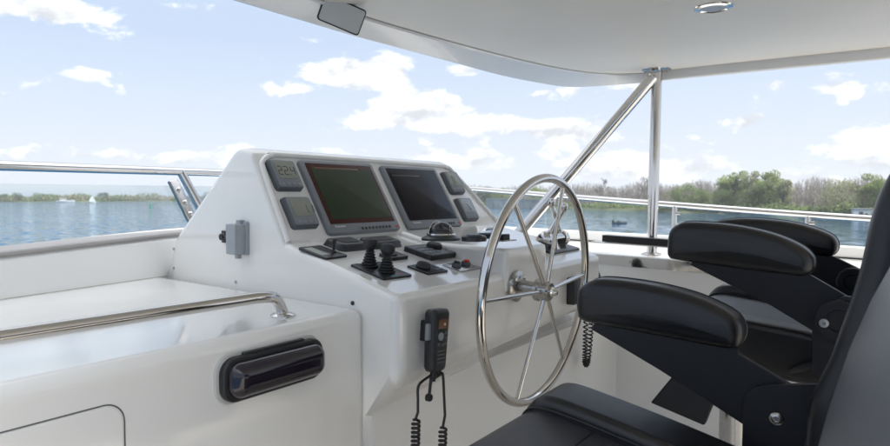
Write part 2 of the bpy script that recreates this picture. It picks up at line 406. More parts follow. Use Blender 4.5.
# toggle switch plate
t = thing('toggle_control', None, 'flat black switch plate with one short stick at the left end of the dash', 'switch', mtx=DF(1.247, 1.277) @ R3('Z', 3))
mb = MB(); mb.slab(.088, .105, .006, .008, .002); obj('plate', mb, 'black', t)
mb = MB(); mb.slab(.030, .07, .0008, .003, .0003, tr(-.020, .005), z0=.006); obj('printed_scale', mb, mat('pale_print', (.38, .42, .36), .5), t)
mb = MB(); mb.lathe([(0, .005), (.010, .006), (.006, .010), (.0035, .013), (.0035, .03), (.0055, .032), (.0055, .040), (.003, .043), (0, .043)], tr(.022, -.018) @ R3('X', -6), 16); obj('stick', mb, 'rubber', t)
# two soft black covers
for x, y, w, h, lab in ((1.374, 1.312, .122, .09, 'left of two black moulded covers lying below the green screen'), (1.512, 1.302, .145, .082, 'right of two black moulded covers, behind the joysticks')):
    t = thing('instrument_cover', None, lab, 'cover', 'black moulded covers on the dash', DF(x, y))
    mb = MB(); mb.slab(w, h, .019, .022, .009, esegs=5, taper=.006); obj('shell', mb, 'black', t)
    mb = MB(); mb.slab(w * .55, h * .5, .002, .012, .001, z0=.0185); obj('badge_panel', mb, 'rubber', t)
# joystick pair
t = thing('joystick_panel', None, 'black plate carrying two ribbed thruster joysticks at the dash corner', 'joystick', mtx=DF(1.283, 1.101) @ R3('Z', -3))
mb = MB(); mb.slab(.108, .122, .006, .005, .0015); obj('plate', mb, 'black', t)
def joy():
    pr = [(0, .006), (.021, .006), (.021, .009)]
    for k in range(5):
        z = .010 + k * .0075; r = .0175 - k * .0018
        pr += [(r * .78, z), (r, z + .002), (r, z + .005), (r * .78, z + .007)]
    pr += [(.009, .050), (.013, .054), (.0165, .062), (.0168, .070), (.015, .077), (.009, .080), (0, .081)]
    return pr
for x, y in ((-.010, .034), (.0005, -.018)):
    mb = MB(); mb.lathe([(r * 1.15, z * .98) for r, z in joy()], tr(x, y) @ R3('X', -9), 24); obj('joystick', mb, 'rubber', t)
mb = MB(); mb.slab(.012, .004, .0006, .001, .0002, tr(-.012, -.052), z0=.006); obj('port_mark', mb, 'teal', t)
mb = MB(); mb.slab(.008, .004, .0006, .001, .0002, tr(.028, -.044), z0=.006); obj('starboard_mark', mb, 'red', t)
mb = MB()
for k in range(5): mb.slab(.006, .0012, .0004, .0003, .0001, tr(-.040, .040 - k * .010), z0=.006)
obj('printed_marks', mb, 'key', t)['kind'] = 'stuff'
# flat black switch behind the joysticks
t = thing('rocker_switch', None, 'small low black switch block between the joysticks and the keypad', 'switch', mtx=DF(1.435, 1.185))
mb = MB(); mb.slab(.075, .05, .010, .004, .002); obj('base', mb, 'black', t)
mb = MB(); mb.slab(.022, .03, .005, .004, .002, tr(-.012, 0), z0=.0095); obj('rocker', mb, 'rubber', t)
# keypad with knob
t = thing('autopilot_keypad', None, 'thick black keypad with small buttons and a round knob, mid dash', 'keypad', mtx=DF(1.600, 1.177))
mb = MB(); mb.slab(.132, .108, .016, .006, .003); obj('case', mb, 'black', t)
mb = MB(); mb.slab(.122, .098, .001, .005, .0004, z0=.0155); obj('face_plate', mb, 'bezel2', t)
for i in range(3):
    for j in range(3):
        mb = MB(); mb.slab(.013, .010, .003, .003, .001, tr(-.045 + i * .021, -.030 + j * .026), z0=.016); obj('button', mb, 'key', t)
mb = MB(); mb.lathe([(0, .016), (.024, .016), (.025, .019), (.023, .028), (.017, .031), (0, .0315)], tr(.033, .012), 28); obj('knob', mb, 'rubber', t)
# search light panel
t = thing('knob_control', None, 'thin black panel with one low round knob at the front of the dash', 'switch', mtx=DF(1.441, 1.068))
mb = MB(); mb.slab(.094, .076, .005, .004, .001); obj('plate', mb, 'black', t)
mb = MB(); mb.lathe([(0, .005), (.020, .005), (.021, .008), (.018, .017), (.016, .019), (.010, .0175), (0, .0175)], tr(-.012, .008), 24); obj('knob', mb, 'rubber', t)
for k in range(2):
    mb = MB(); mb.slab(.012, .010, .002, .003, .0006, tr(.018 + .017 * k, -.020), z0=.005); obj('button', mb, 'key', t)
# steel plate with two push buttons
t = thing('start_stop_panel', None, 'small steel plate with a black and a red push button, left of the wheel rim', 'switch', mtx=DF(1.583, 1.047))
mb = MB(); mb.slab(.112, .068, .004, .004, .001); obj('plate', mb, 'steel', t)
for x, mm in ((-.026, 'black'), (.024, 'red')):
    mb = MB(); mb.lathe([(0, .004), (.0135, .004), (.0145, .007), (.0125, .014), (0, .014)], tr(x, .004), 20); cz = obj('button_collar', mb, 'bezel2', t)
    mb = MB(); mb.lathe([(0, .013), (.009, .013), (.009, .018), (.006, .0205), (0, .021)], tr(x, .004), 20); obj('push_button', mb, mm, t)

# compass
PZ = 1.128
cp_ = hit(441, 238, (0, 1.30, PZ), (0, 0, 1))
cp_ = Vector((1.80, 1.30, 1.118))
cp_ = atZ(441, 240, 1.118)
t = thing('compass', None, 'steering compass with a clear chromed dome in front of the black screen', 'compass', mtx=frame(cp_, (1, 0, 0), (0, 1, 0), (0, 0, 1)))
mb = MB(); mb.lathe([(0, 0), (.058, 0), (.058, .006), (.050, .010), (.042, .014), (0, .014)]); obj('base', mb, 'black', t)
mb = MB(); mb.lathe([(.030, .012), (.041, .012), (.0425, .016), (.041, .020), (.030, .020)]); obj('trim_ring', mb, 'chrome', t)
mb = MB(); mb.lathe([(.039 * math.cos(a), .018 + .036 * math.sin(a)) for a in [PI / 2 * k / 12 for k in range(13)]], None, 36); obj('dome', mb, 'dome', t)
mb = MB(); mb.lathe([(0, .018), (.032, .018), (.033, .026), (.029, .032), (.008, .034), (.003, .046), (0, .047)]); cd = obj('compass_card', mb, 'rubber', t)
mb = MB(); mb.slab(.004, .018, .001, .0005, .0003, frame((0, -.031, .032), (1, 0, 0), (0, 0, 1), (0, -1, 0))); obj('lubber_line', mb, 'white', cd)
mb = MB(); ar = [(.0385 * math.cos(a), 0.008, .018 + .0375 * math.sin(a)) for a in [PI * k / 16 for k in range(17)]]
mb.tube([(x, y + .008, z) for x, y, z in ar], .0016, 8); obj('dome_hoop', mb, 'chrome', t)
# round speaker disc and remotes
q = atZ(474, 241, 1.125)
t = thing('rotary_control', None, 'low round black control on the plinth, right of the compass', 'switch', mtx=tr(*q))
mb = MB(); mb.lathe([(0, 0), (.034, 0), (.034, .012), (.030, .015), (0, .015)]); obj('base', mb, 'black', t)
mb = MB(); mb.lathe([(0, .014), (.022, .014), (.020, .018), (0, .018)]); obj('knob', mb, 'bezel2', t)
q = atZ(489, 238, 1.125)
t = thing('handset', None, 'flat black handset leaning behind the round control near the wheel rim', 'handset', mtx=tr(*q) @ R3('Z', 20) @ R3('Y', -6))
mb = MB(); mb.slab(.10, .05, .016, .012, .005, tr(0, 0, .006)); obj('body', mb, 'gloss', t)
mb = MB(); mb.slab(.03, .026, .001, .003, .0004, tr(.028, 0), z0=.0218); obj('keypad', mb, 'key', t)
q = atZ(505, 241, 1.112)
t = thing('bracket', None, 'small dark bracket on a steel plate on the plinth under the wheel rim', 'bracket', mtx=tr(*q) @ R3('Z', -12))
mb = MB(); mb.slab(.075, .03, .004, .003, .001); obj('plate', mb, 'steel', t)
mb = MB(); mb.slab(.03, .02, .018, .004, .003, tr(.0, .002), z0=.003); obj('clip', mb, 'black', t)

# throttle
tx, ty = 2.27, 1.09
TF = DF(tx, ty)
t = thing('engine_throttle', None, 'chromed twin lever engine throttle at the right end of the dash', 'throttle', mtx=TF)
mb = MB(); mb.slab(.25, .13, .008, .012, .003); obj('mounting_plate', mb, 'black', t)
mb = MB(); mb.slab(.105, .085, .052, .020, .020, tr(0, .0), z0=.008, esegs=6, taper=.012); obj('lever_housing', mb, 'chrome', t)
mb = MB(); mb.lathe([(0, 0), (.030, 0), (.034, .010), (.030, .030), (.018, .038), (0, .040)], frame((.052, 0, .034), (0, 1, 0), (0, 0, 1), (1, 0, 0))); obj('side_hub', mb, 'chrome', t)
mb = MB(); mb.lathe([(0, 0), (.030, 0), (.034, .010), (.030, .030), (.018, .038), (0, .040)], frame((-.052, 0, .034), (0, 0, 1), (0, 1, 0), (-1, 0, 0))); obj('side_hub', mb, 'chrome', t)
for sx, ln in ((-1, -4), (1, 9)):
    mb = MB(); p = [Vector((sx * .050, 0, .035)), Vector((sx * .046, ln * .001, .07)), Vector((sx * .032, ln * .003, .115)), Vector((sx * .022, ln * .005, .150)), Vector((sx * .020, ln * .0055, .160))]
    mb.tube(catmull(p, 5), [.013] * 6 + [.010] * 8 + [.009] * 7, 12); lv = obj('lever', mb, 'chrome', t)
    mb = MB(); mb.lathe([(0, -.012), (.010, -.010), (.0135, 0), (.0135, .014), (.010, .022), (0, .024)], tr(sx * .020, ln * .0055, .158) @ R3('Y', 0), 16); obj('grip', mb, 'chrome' if sx < 0 else 'chrome', lv)
mb = MB(); mb.slab(.03, .05, .014, .006, .004, tr(-.095, 0), z0=.008); obj('trim_switch', mb, 'black', t)

# ------------------------------------------------------------------ steering wheel
HUB = EYE + ray(540, 290) * 1.9
tau = math.radians(-4)
uz = Vector((0, math.sin(tau), math.cos(tau))); un = Vector((0, -math.cos(tau), math.sin(tau)))  # un = aft, out of the wheel
WF = frame(HUB, (1, 0, 0), uz, un)
t = thing('steering_wheel', None, 'large polished steel steering wheel with six thin spokes on the console', 'steering wheel', mtx=WF)
mb = MB(); mb.tube([(.327 * math.cos(a), .327 * math.sin(a), 0) for a in [2 * PI * k / 96 for k in range(96)]], .0128, 16, closed=True); obj('rim', mb, 'chrome', t)
for pxy in ((508, 194), (549.5, 190), (586, 275), (537.5, 355), (483, 301), (517.5, 397)):
    pass
def ang_of(px, py):
    p = hit(px, py, HUB, un) - HUB; return math.atan2(p.dot(uz), p.x)
for pxy in ((513, 198), (561, 195), (584, 274), (565, 366), (517.5, 397), (485, 301)):
    a = ang_of(*pxy); mb = MB()
    mb.tube([(.02 * math.cos(a), .02 * math.sin(a), .018), (.18 * math.cos(a), .18 * math.sin(a), .009), (.325 * math.cos(a), .325 * math.sin(a), 0)], .0062, 12); obj('spoke', mb, 'chrome', t)
mb = MB(); mb.lathe([(0, -.010), (.033, -.010), (.033, .000), (.029, .004), (.029, .030), (.025, .035), (0, .035)], None, 24); hb = obj('hub', mb, 'steel', t)
mb = MB(); mb.lathe([(0, .034), (.015, .034), (.015, .040), (.010, .044), (.010, .050), (.006, .056), (0, .057)], None, 18); obj('centre_nut', mb, 'chrome', hb)
mb = MB(); mb.lathe([(0, -.09), (.014, -.09), (.014, -.05), (.021, -.046), (.021, -.006), (0, -.006)], None, 20); obj('shaft', mb, 'steel', t)
fl = MB(); fl.lathe([(0, -.0795), (.047, -.0795), (.047, -.072), (.036, -.066), (.020, -.062), (0, -.062)], None, 28); fg = obj('flange', fl, 'steel', t)
for k in range(4):
    a = PI / 4 + k * PI / 2; mb = MB(); mb.lathe([(0, 0), (.008, 0), (.008, .006), (.004, .009), (0, .009)], tr(.031 * math.cos(a), .031 * math.sin(a), -.0715), 8); obj('bolt', mb, 'chrome', fg)

# ------------------------------------------------------------------ radio handset with coiled cords on the console face
rp = atY(424.5, 338, YC)
RF = frame((rp.x, YC, rp.z), Vector((1, 0, .0)), Vector((.0, 0, 1)), Vector((0, -1, 0)))
t = thing('radio_microphone', None, 'black radio handset with small orange screen hanging on the console face', 'radio handset', mtx=RF @ R3('Z', -5))
mb = MB(); mb.slab(.030, .05, .022, .004, .002, tr(-.004, .02)); obj('holder', mb, 'black', t)
def rring(w, h, cy, z, r=.010, seg=5):
    o = []
    for cx, cyy, a0 in ((w - r, h - r, 0), (-w + r, h - r, 90), (-w + r, -h + r, 180), (w - r, -h + r, 270)):
        for k in range(seg + 1):
            a = math.radians(a0 + 90 * k / seg); x = cx + r * math.cos(a); y = cyy + r * math.sin(a)
            x *= 1.0 - .16 * max(0, min(1, (.02 - y) / .09)) + .06 * max(0, (y - .03) / .03)
            o.append(Vector((x, y + cy, z)))
    return o
mb = MB(); mb.quadstrip([rring(.028, .071, 0, .020), rring(.032, .075, 0, .026), rring(.032, .075, 0, .044), rring(.028, .071, 0, .050), rring(.024, .067, 0, .052)]); obj('case', mb, 'black', t)
mb = MB(); mb.slab(.036, .022, .001, .002, .0003, tr(.002, .040), z0=.0518); sc_ = obj('screen', mb, 'orange', t)
mb = MB(); mb.slab(.020, .020, .0035, .0095, .001, tr(-.006, .011), z0=.0515); obj('dial_pad', mb, 'key', t)
for x, y in ((.013, .018), (.014, .006), (-.012, -.008), (.002, -.010), (.014, -.008)):
    mb = MB(); mb.slab(.010, .007, .003, .003, .001, tr(x, y), z0=.0515); obj('button', mb, 'bezel2', t)
for k in range(4):
    mb = MB(); mb.slab(.030, .0035, .0015, .0015, .0005, tr(0, -.024 - .009 * k), z0=.0518); obj('speaker_slot', mb, 'bezel2', t)
text('16', .010, 'white', t, tr(.003, .036, .0530))
mb = MB(); mb.slab(.010, .040, .012, .004, .003, frame((-.031, .022, .036), (0, 0, -1), (0, 1, 0), (-1, 0, 0))); obj('talk_key', mb, 'key', t)
mb = MB(); mb.lathe([(0, 0), (.009, 0), (.0085, .014), (.006, .028), (0, .028)], frame((0, -.072, .032), (1, 0, 0), (0, 0, 1), (0, -1, 0)), 16); mb.tube([(.0, -.085, .03), (.010, -.088, .032), (.030, -.084, .03)], .0075, 10); obj('cable_gland', mb, 'rubber', t)
mb = MB(); mb.tube([(.004, -.085, .024), (.006, -.115, .02), (.007, -.135, .018)], .004, 8); mb.slab(.018, .018, .012, .008, .003, tr(.007, -.143, .012)); obj('hanging_plug', mb, 'rubber', t)
def coil(p0, p1, turns, r, wire, lead_pts):
    pts = [Vector(p) for p in lead_pts]; p0, p1 = Vector(p0), Vector(p1); ax = (p1 - p0).normalized()
    e = ax.cross(Vector((0, 1, 0))).normalized(); f = ax.cross(e)
    K = turns * 12
    for k in range(K + 1):
        a = 2 * PI * k / 12; g = min(1, k / 8.)
        pts.append(p0.lerp(p1, k / K) + (e * math.cos(a) + f * math.sin(a)) * r * g)
    return pts
def tocurve(name, pts, r, m, parent):
    mb = MB(); mb.tube(pts, r, 7); return obj(name, mb, m, parent)
inv = (RF @ R3('Z', -5)).inverted()
def loc_(px, py, y): return inv @ atY(px, py, y)
tocurve('coiled_cord', coil(loc_(416, 418, .915), loc_(414, 520, .915), 24, .0085, 0, catmull([(-.008, -.085, .03), loc_(419, 385, .915), loc_(418, 400, .915), loc_(418, 412, .915)], 5)), .0034, 'rubber', t)
tocurve('coiled_cord', coil(loc_(443, 426, .905), loc_(441, 520, .905), 22, .0085, 0, catmull([(.034, -.084, .03), loc_(443, 376, .905), loc_(444, 395, .905), loc_(445, 415, .905)], 5)), .0034, 'rubber', t)
# second microphone at the right end of the console
rp = atY(571, 290, YC)
t = thing('keypad_handset', None, 'narrow black ribbed handset on the console face at the right, behind the wheel', 'radio handset', mtx=frame((rp.x, YC, rp.z), (1, 0, 0), (0, 0, 1), (0, -1, 0)))
mb = MB(); mb.slab(.075, .095, .028, .008, .005); obj('case', mb, 'black', t)
for k in range(6):
    for j in range(2):
        mb = MB(); mb.slab(.018, .008, .003, .002, .001, tr(-.006 + j * .024, .034 - k * .0135), z0=.028); obj('key', mb, 'bezel2', t)
# fist microphone + coil on stbd wall
q = atX(594, 276, 2.62)
t = thing('hand_microphone', (q.x, q.y, q.z), 'round black microphone with a looped coiled cord, half hidden by the armrest', 'microphone')
mb = MB(); mb.lathe([(0, -.02), (.022, -.018), (.032, -.008), (.032, .008), (.022, .018), (0, .02)], tr(*q) @ R3('X', 70) @ Matrix.Diagonal((1.2, 1, 1, 1)), 20); obj('case', mb, 'rubber', t, True)
pts = []
a0 = atX(586, 300, 2.45); b0 = atX(585, 362, 2.42); c0 = atX(592, 300, 2.42)
cl = catmull([q, a0 + Vector((-.05, 0, 0)), a0, a0.lerp(b0, .6), b0, b0 + Vector((.03, 0, .0)), c0.lerp(b0 + Vector((.05, 0, 0)), .5), c0], 14)
P_ = []
for k, p in enumerate(cl):
    for s in range(3):
        if k + 1 >= len(cl): break
        pp = p.lerp(cl[k + 1], s / 3); tdir = (cl[k + 1] - p).normalized(); e = tdir.cross(Vector((0, 1, .1))).normalized(); f = tdir.cross(e)
        an = (k * 3 + s) * 1.35; P_.append(pp + (e * math.cos(an) + f * math.sin(an)) * .009)
mb = MB(); mb.tube(P_, .0032, 6); obj('coiled_cord', mb, 'rubber', t, True)

# ------------------------------------------------------------------ starboard coaming
XW = 2.9
cm = thing('side_coaming', (XW, 1, 0), 'white side wall with a sunlit ledge and polished steel strip, right of the wheel', 'wall')
def wl_(px, py, X): v = atX(px, py, X); return v
k1 = wl_(590, 252.5, XW); k2 = wl_(690, 260.5, XW)
sl = (k2.z - k1.z) / (k2.y - k1.y)
def zc(y): return k1.z + (y - k1.y) * sl
ys = [2.6, 1.8, 1.0, .4, -.4, -1.6, -3.6]
def outX(y): return 3.50 - max(0, y - 1.0) * .10
mb = MB(); mb.quadstrip([[Vector((XW, y, 0)), Vector((XW, y, zc(y))), Vector((outX(y), y, zc(y) + .004)), Vector((outX(y), y, zc(y) + .060)), Vector((outX(y) + .07, y, zc(y) + .060)), Vector((outX(y) + .10, y, 0))] for y in ys])
obj('wall_panel', mb, 'gel', cm, True, bevel=.008, seg=4)
p1_, p2_ = k1, k2
mb = MB(); mb.quadstrip([[Vector((XW - .0035, y, zc(y) - .050)), Vector((XW - .0035, y, zc(y) - .006)), Vector((XW + .001, y, zc(y) - .006)), Vector((XW + .001, y, zc(y) - .050))] for y in (1.34, .7, .3, -.3, -1)])
st_ = obj('steel_strip', mb, 'chrome', cm, True)
for y in (1.0, .68, .28):
    mb = MB(); mb.lathe([(0, 0), (.006, 0), (.004, .002), (0, .002)], frame((XW - .0035, y, zc(y) - .028), (0, 1, 0), (0, 0, 1), (-1, 0, 0)), 12); obj('screw', mb, 'steel', st_, True)

mb = MB(); mb.tube([Vector((outX(y) - .002, y, zc(y) + .005)) for y in ys], .006, 8); obj('seal_strip', mb, 'rubber', cm, True)
# front bulwark ahead of / beside the console on the starboard side
mb = MB(); mb.quadstrip([[Vector((x, y, 0)), Vector((x, y, 1.05)), Vector((x, y + .1, 1.05)), Vector((x, y + .1, 0))] for x, y in ((1.72, bw(.5, 0, 0).y), (2.5, 2.52), (3.1, 2.55), (3.5, 2.4))])
fb = obj('front_bulwark', mb, 'gel', None, bevel=.01); tag(fb, 'white front wall behind the console, seen past its right edge', 'wall')

# ------------------------------------------------------------------ rails and glass
rz1 = hit(0, 165.5, bw(0, .20, 0), BN); rz2 = hit(240, 173.5, bw(0, .20, 0), BN)
dr = (rz2 - rz1).normalized()
XRL = 3.56
sr = [atX(475, 189, XRL), atX(567, 196.5, XRL), atX(650, 203, XRL)]
sr2 = [atX(650, 203, XRL), atX(782, 213, XRL), atX(870, 218.8, XRL)]
d2 = (sr2[-1] - sr2[0]).normalized()
rl = thing('front_rail', (rz1.x, rz1.y, 0), 'polished steel rail above the left windscreen glass with an angled post', 'railing')
mb = MB(); mb.tube([rz1 - dr * 1.6, rz1, rz2] + catmull([rz2 + dr * .25, Vector((2.1, 2.85, 1.35)), Vector((2.9, 2.95, 1.345)), sr[0] + Vector((-.12, .3, .01)), sr[0] + Vector((-.02, .08, .0))], 6), .0155, 16); obj('top_tube', mb, 'chrome', rl, True)
# stanchion pair at px 180..203
sA = hit(181, 172, bw(0, .20, 0), BN); sB = hit(206, 219, bw(0, .13, 0), BN)
mb = MB(); mb.tube([sA, sB + (sB - sA) * .35], .017, 14); obj('post', mb, 'chrome', rl, True)
mb = MB()
c1 = hit(174, 183.5, bw(0, .165, 0), BN); c2 = hit(193, 222, bw(0, .12, 0), BN)
dd = (c2 - c1); ln = dd.length; dd.normalize(); ee = BD - dd * BD.dot(dd); ee.normalize(); nn = dd.cross(ee)
cf = frame((c1 + c2) / 2, ee, dd, nn)
mb = MB(); mb.slab(.044, ln + .03, .014, .004, .003, cf @ tr(0, 0, -.006)); ck = obj('glass_clamp', mb, 'steel', rl, True)
for k in (-.33, .0, .30):
    mb = MB(); mb.lathe([(0, 0), (.009, 0), (.009, .01), (0, .012)], cf @ tr(0, k * ln, .004), 12); mb.lathe([(0, 0), (.009, 0), (.009, .01), (0, .012)], cf @ tr(0, k * ln, -.004) @ R3('X', 180), 12); mb.tube([cf @ Vector((0, k * ln, 0)), cf @ Vector((.028, k * ln + .01, 0))], .005, 8); obj('clamp_bolt', mb, 'chrome', rl, True)
# glass
def gz(px, py, off): return hit(px, py, bw(0, off, 0), BN)
g1, g2 = gz(0, 183.5, .17), gz(237, 186.5, .17)
dg_ = (g2 - g1).normalized(); ga = g1 - dg_ * 1.4; gb = g2 + dg_ * .12
mb = MB(); mb.prism([ga, gb, Vector((gb.x, gb.y, 1.10)) - BN * .055, Vector((ga.x, ga.y, 1.10)) - BN * .055], BN * .005); gp = obj('windscreen', mb, 'glass', None, smooth=False); tag(gp, 'clear low windscreen pane under the left rail, the water showing through', 'windscreen')

rr = thing('side_rail', (XRL, 1, 0), 'polished steel rail sloping down along the right side above the water', 'railing')
mb = MB(); mb.tube([sr[0] + Vector((-.02, .08, 0)), sr[0], sr[1], sr[2], sr2[1], sr2[2], sr2[2] + d2 * 1.2], .016, 16); obj('top_tube', mb, 'chrome', rr, True)
for px, py, r in ((675, 205, .014), (808, 215, .013)):
    a = atX(px, py, XRL); b = Vector((a.x - .02, a.y, zc(a.y) + .04))
    mb = MB(); mb.tube([a, b], r, 12); po = obj('post', mb, 'chrome', rr, True)
    for k in (.25, .6):
        c = a.lerp(b, k); mb = MB(); mb.lathe([(0, 0), (.012, 0), (.012, .03), (0, .03)], frame(c, (0, 0, 1), (1, 0, 0), (0, -1, 0)), 12); obj('clamp', mb, 'steel', po, True)
e1 = atX(480, 195, XRL - .03); e2 = atX(640, 210, XRL - .03)
eb = (e2 - e1).normalized()
mb = MB(); a, b = e1, e2 + eb * .05
mb.prism([a, b, Vector((b.x - .03, b.y, zc(b.y) + .03)), Vector((a.x - .03, a.y, zc(a.y) + .03))], (.005, 0, 0)); gp = obj('windscreen', mb, 'glass', None, smooth=False); tag(gp, 'clear pane under the right rail, seen through the steering wheel', 'windscreen')

# ------------------------------------------------------------------ roof
ZR = 1.83; ZO = 1.785
t = thing('hardtop_roof', (1.8, -.5, ZR), 'pale grey hardtop roof with a rounded lip overhead', 'roof')
outer = [atZ(x, y, ZO) for x, y in ((310, 23), (367, 39.5), (435, 57.5), (502, 75.5), (545, 84), (568, 87), (592, 86.5), (641, 83), (700, 77), (890, 59))]
inner = [atZ(x, y, ZR) for x, y in ((330, 3), (367, 17), (435, 37), (502, 55), (545, 65), (575, 70.5), (605, 73.5), (641, 73), (700, 69), (890, 49.5))]
pf = Vector((1, 0, 0))
def ext(l, X, Yb, dz):
    # extend past the frame to port and aft
    a = l[0]; b = l[-1]; d = (b - l[-2]).normalized()
    L0 = [Vector((X, Yb, a.z)), Vector((X, a.y - .45, a.z)), Vector((X + .10, a.y - .12, a.z)), Vector((X + .35, a.y - .02, a.z))]
    q = b + d * ((Yb - b.y) / d.y)
    return L0 + l + [b.lerp(q, .5), q]
Ot = catmull(ext(outer, .30, -2.2, 0), 4); In = catmull(ext(inner, .42, -2.1, 0), 4)
mid = [o.lerp(i, .10) + Vector((0, 0, -.004)) for o, i in zip(Ot, In)]
mid2 = [o.lerp(i, .80) + Vector((0, 0, .002)) for o, i in zip(Ot, In)]
mid3 = [o.lerp(i, .92) + Vector((0, 0, -.006)) for o, i in zip(Ot, In)]
up = [o + Vector((0, 0, .07)) - (i - o).normalized() * .02 for o, i in zip(Ot, In)]
up2 = [o.lerp(i, .9) + Vector((0, 0, .10)) for o, i in zip(Ot, In)]
top = [o.lerp(i, 3) + Vector((0, 0, 0)) for o, i in zip(Ot, In)]
for p in top: p.z = ZR + .14
mb = MB(); mb.quadstrip([[p - Vector((0, 0, .002)) for p in In], mid3, mid2, mid, Ot, [o + Vector((0, 0, .015)) - (i - o).normalized() * .012 for o, i in zip(Ot, In)], up, up2], close=True, cap=False)
vs = [mb.bm.verts.new(p) for p in up2]; mb.bm.faces.new(vs)
bmesh.ops.remove_doubles(mb.bm, verts=mb.bm.verts[:], dist=.0005)
obj('roof_lip', mb, mat('roof_gelcoat', (.66, .66, .66), .3, coat=.3, var=.02), t, True, ang=50)
mb = MB(); vs = [mb.bm.verts.new(p) for p in In]; mb.bm.faces.new(vs)
r_ = bmesh.ops.extrude_face_region(mb.bm, geom=mb.bm.faces[:]); bmesh.ops.translate(mb.bm, vec=(0, 0, .02), verts=[v for v in r_['geom'] if isinstance(v, bmesh.types.BMVert)])
obj('ceiling_liner', mb, 'gelmatt', t, True, smooth=False)
# recessed light
q = atZ(713.5, 7.5, ZR)
t = thing('ceiling_light', (q.x, q.y, q.z), 'small round chrome rimmed ceiling light, switched off, in the roof', 'ceiling light')
mb = MB(); mb.lathe([(.038, -.002), (.044, -.006), (.056, -.003), (.059, .001), (.038, .001)], tr(*q)); obj('rim', mb, 'chrome', t, True)
mb = MB(); mb.lathe([(0, -.002), (.035, -.002), (.035, .001), (0, .001)], tr(q.x, q.y, q.z - .002)); obj('lens', mb, mat('lamp_lens', (.34, .35, .36), .3), t, True)
# mirror
mc = EYE + ray(342, 15) * 1.98
nrm = (Vector((0, 0, 1.2)) - mc); nrm = Vector((-.60, -.75, -.30)).normalized()
exm = Vector((.93, -.30, -.21)); exm = (exm - nrm * exm.dot(nrm)).normalized(); eym = nrm.cross(exm)
t = thing('rear_view_mirror', None, 'small black framed mirror tilted under the front edge of the roof', 'mirror', mtx=frame(mc, exm, eym, nrm))
mb = MB(); mb.slab(.136, .082, .014, .011, .005, tr(0, 0, -.010), taper=-.0); obj('frame', mb, 'black', t)
mb = MB(); mb.slab(.127, .073, .002, .008, .0005, z0=.0035); obj('glass', mb, 'mirror', t)
iv = frame(mc, exm, eym, nrm).inverted()
mb = MB(); mb.tube([(0, .02, -.008), iv @ (mc + Vector((.04, .06, .03))), iv @ Vector((mc.x + .04, mc.y - .02, ZR + .02))], .010, 10); obj('bracket', mb, 'black', t)

# ------------------------------------------------------------------ roof support
XP = 3.02
pt = atZ(657, 70, ZR); pb = atX(651.5, 257, XP); pb.z = zc(pb.y) + .002
pt2 = Vector((pt.x, pt.y, ZR))
t = thing('roof_support', (pb.x, pb.y, pb.z), 'polished steel post and long slanting brace joined under the roof corner', 'support post')
mb = MB(); mb.tube([pb, pt2 - Vector((0, 0, .002))], .024, 24); obj('post', mb, 'chrome', t, True)
br = (pt2 + Vector((-.02, .01, -.035)))
bq = atX(515, 238, 2.80)
mb = MB(); mb.tube([br, bq, bq + (bq - br) * .06], .027, 24); obj('brace', mb, 'chrome', t, True)
mb = MB(); mb.lathe([(0, -.005), (.024, -.005), (.058, -.004), (.066, .0), (.066, .004), (0, .004)], tr(pt2.x - .01, pt2.y, pt2.z - .002)); fl = obj('top_flange', mb, 'chrome', t, True)
mb = MB(); mb.lathe([(0, 0), (.046, 0), (.046, .004), (.030, .010), (0, .010)], tr(*pb)); obj('base_flange', mb, 'chrome', t, True)
for k in range(5):
    a = k * 2 * PI / 5 + .4; mb = MB(); mb.lathe([(0, -.008), (.005, -.007), (.006, -.003), (0, -.003)], tr(pt2.x - .01 + .052 * math.cos(a), pt2.y + .052 * math.sin(a), pt2.z - .002), 10); obj('screw', mb, 'steel', fl, True)

# black edged table leaf on the starboard side
ta = atX(602, 238, 2.72); tb = atX(700, 245, 2.72)
dd = (tb - ta).normalized(); tb = ta + dd * .75
mb = MB(); nx = Vector((.30, 0, 0)); th = .034
mb.prism([ta + Vector((0, 0, th / 2)), tb + Vector((0, 0, th / 2)), tb + Vector((0, 0, th / 2)) + nx, ta + Vector((0, 0, th / 2)) + nx], (0, 0, .003))
t = thing('side_table', (ta.x, ta.y, 0), 'narrow table leaf with a black front edge behind the right armrest', 'table')
mb.bm.free(); mb = MB()
w_ = Vector((.05, 0, 0))
mb.prism([ta + Vector((0, 0, -.016)), tb + Vector((0, 0, -.016)), tb + Vector((0, 0, .013)), ta + Vector((0, 0, .013))], w_); obj('black_edge', mb, 'wood', t, True, bevel=.002)
mb = MB(); u0 = ta + Vector((-.004, .05, -.020)); u1 = tb + Vector((-.004, 0, -.020))
mb.prism([u0, u1, u1 + Vector((0, 0, .0035)), u0 + Vector((0, 0, .0035))], (.10, 0, 0)); obj('lower_lip', mb, 'chrome', t, True)

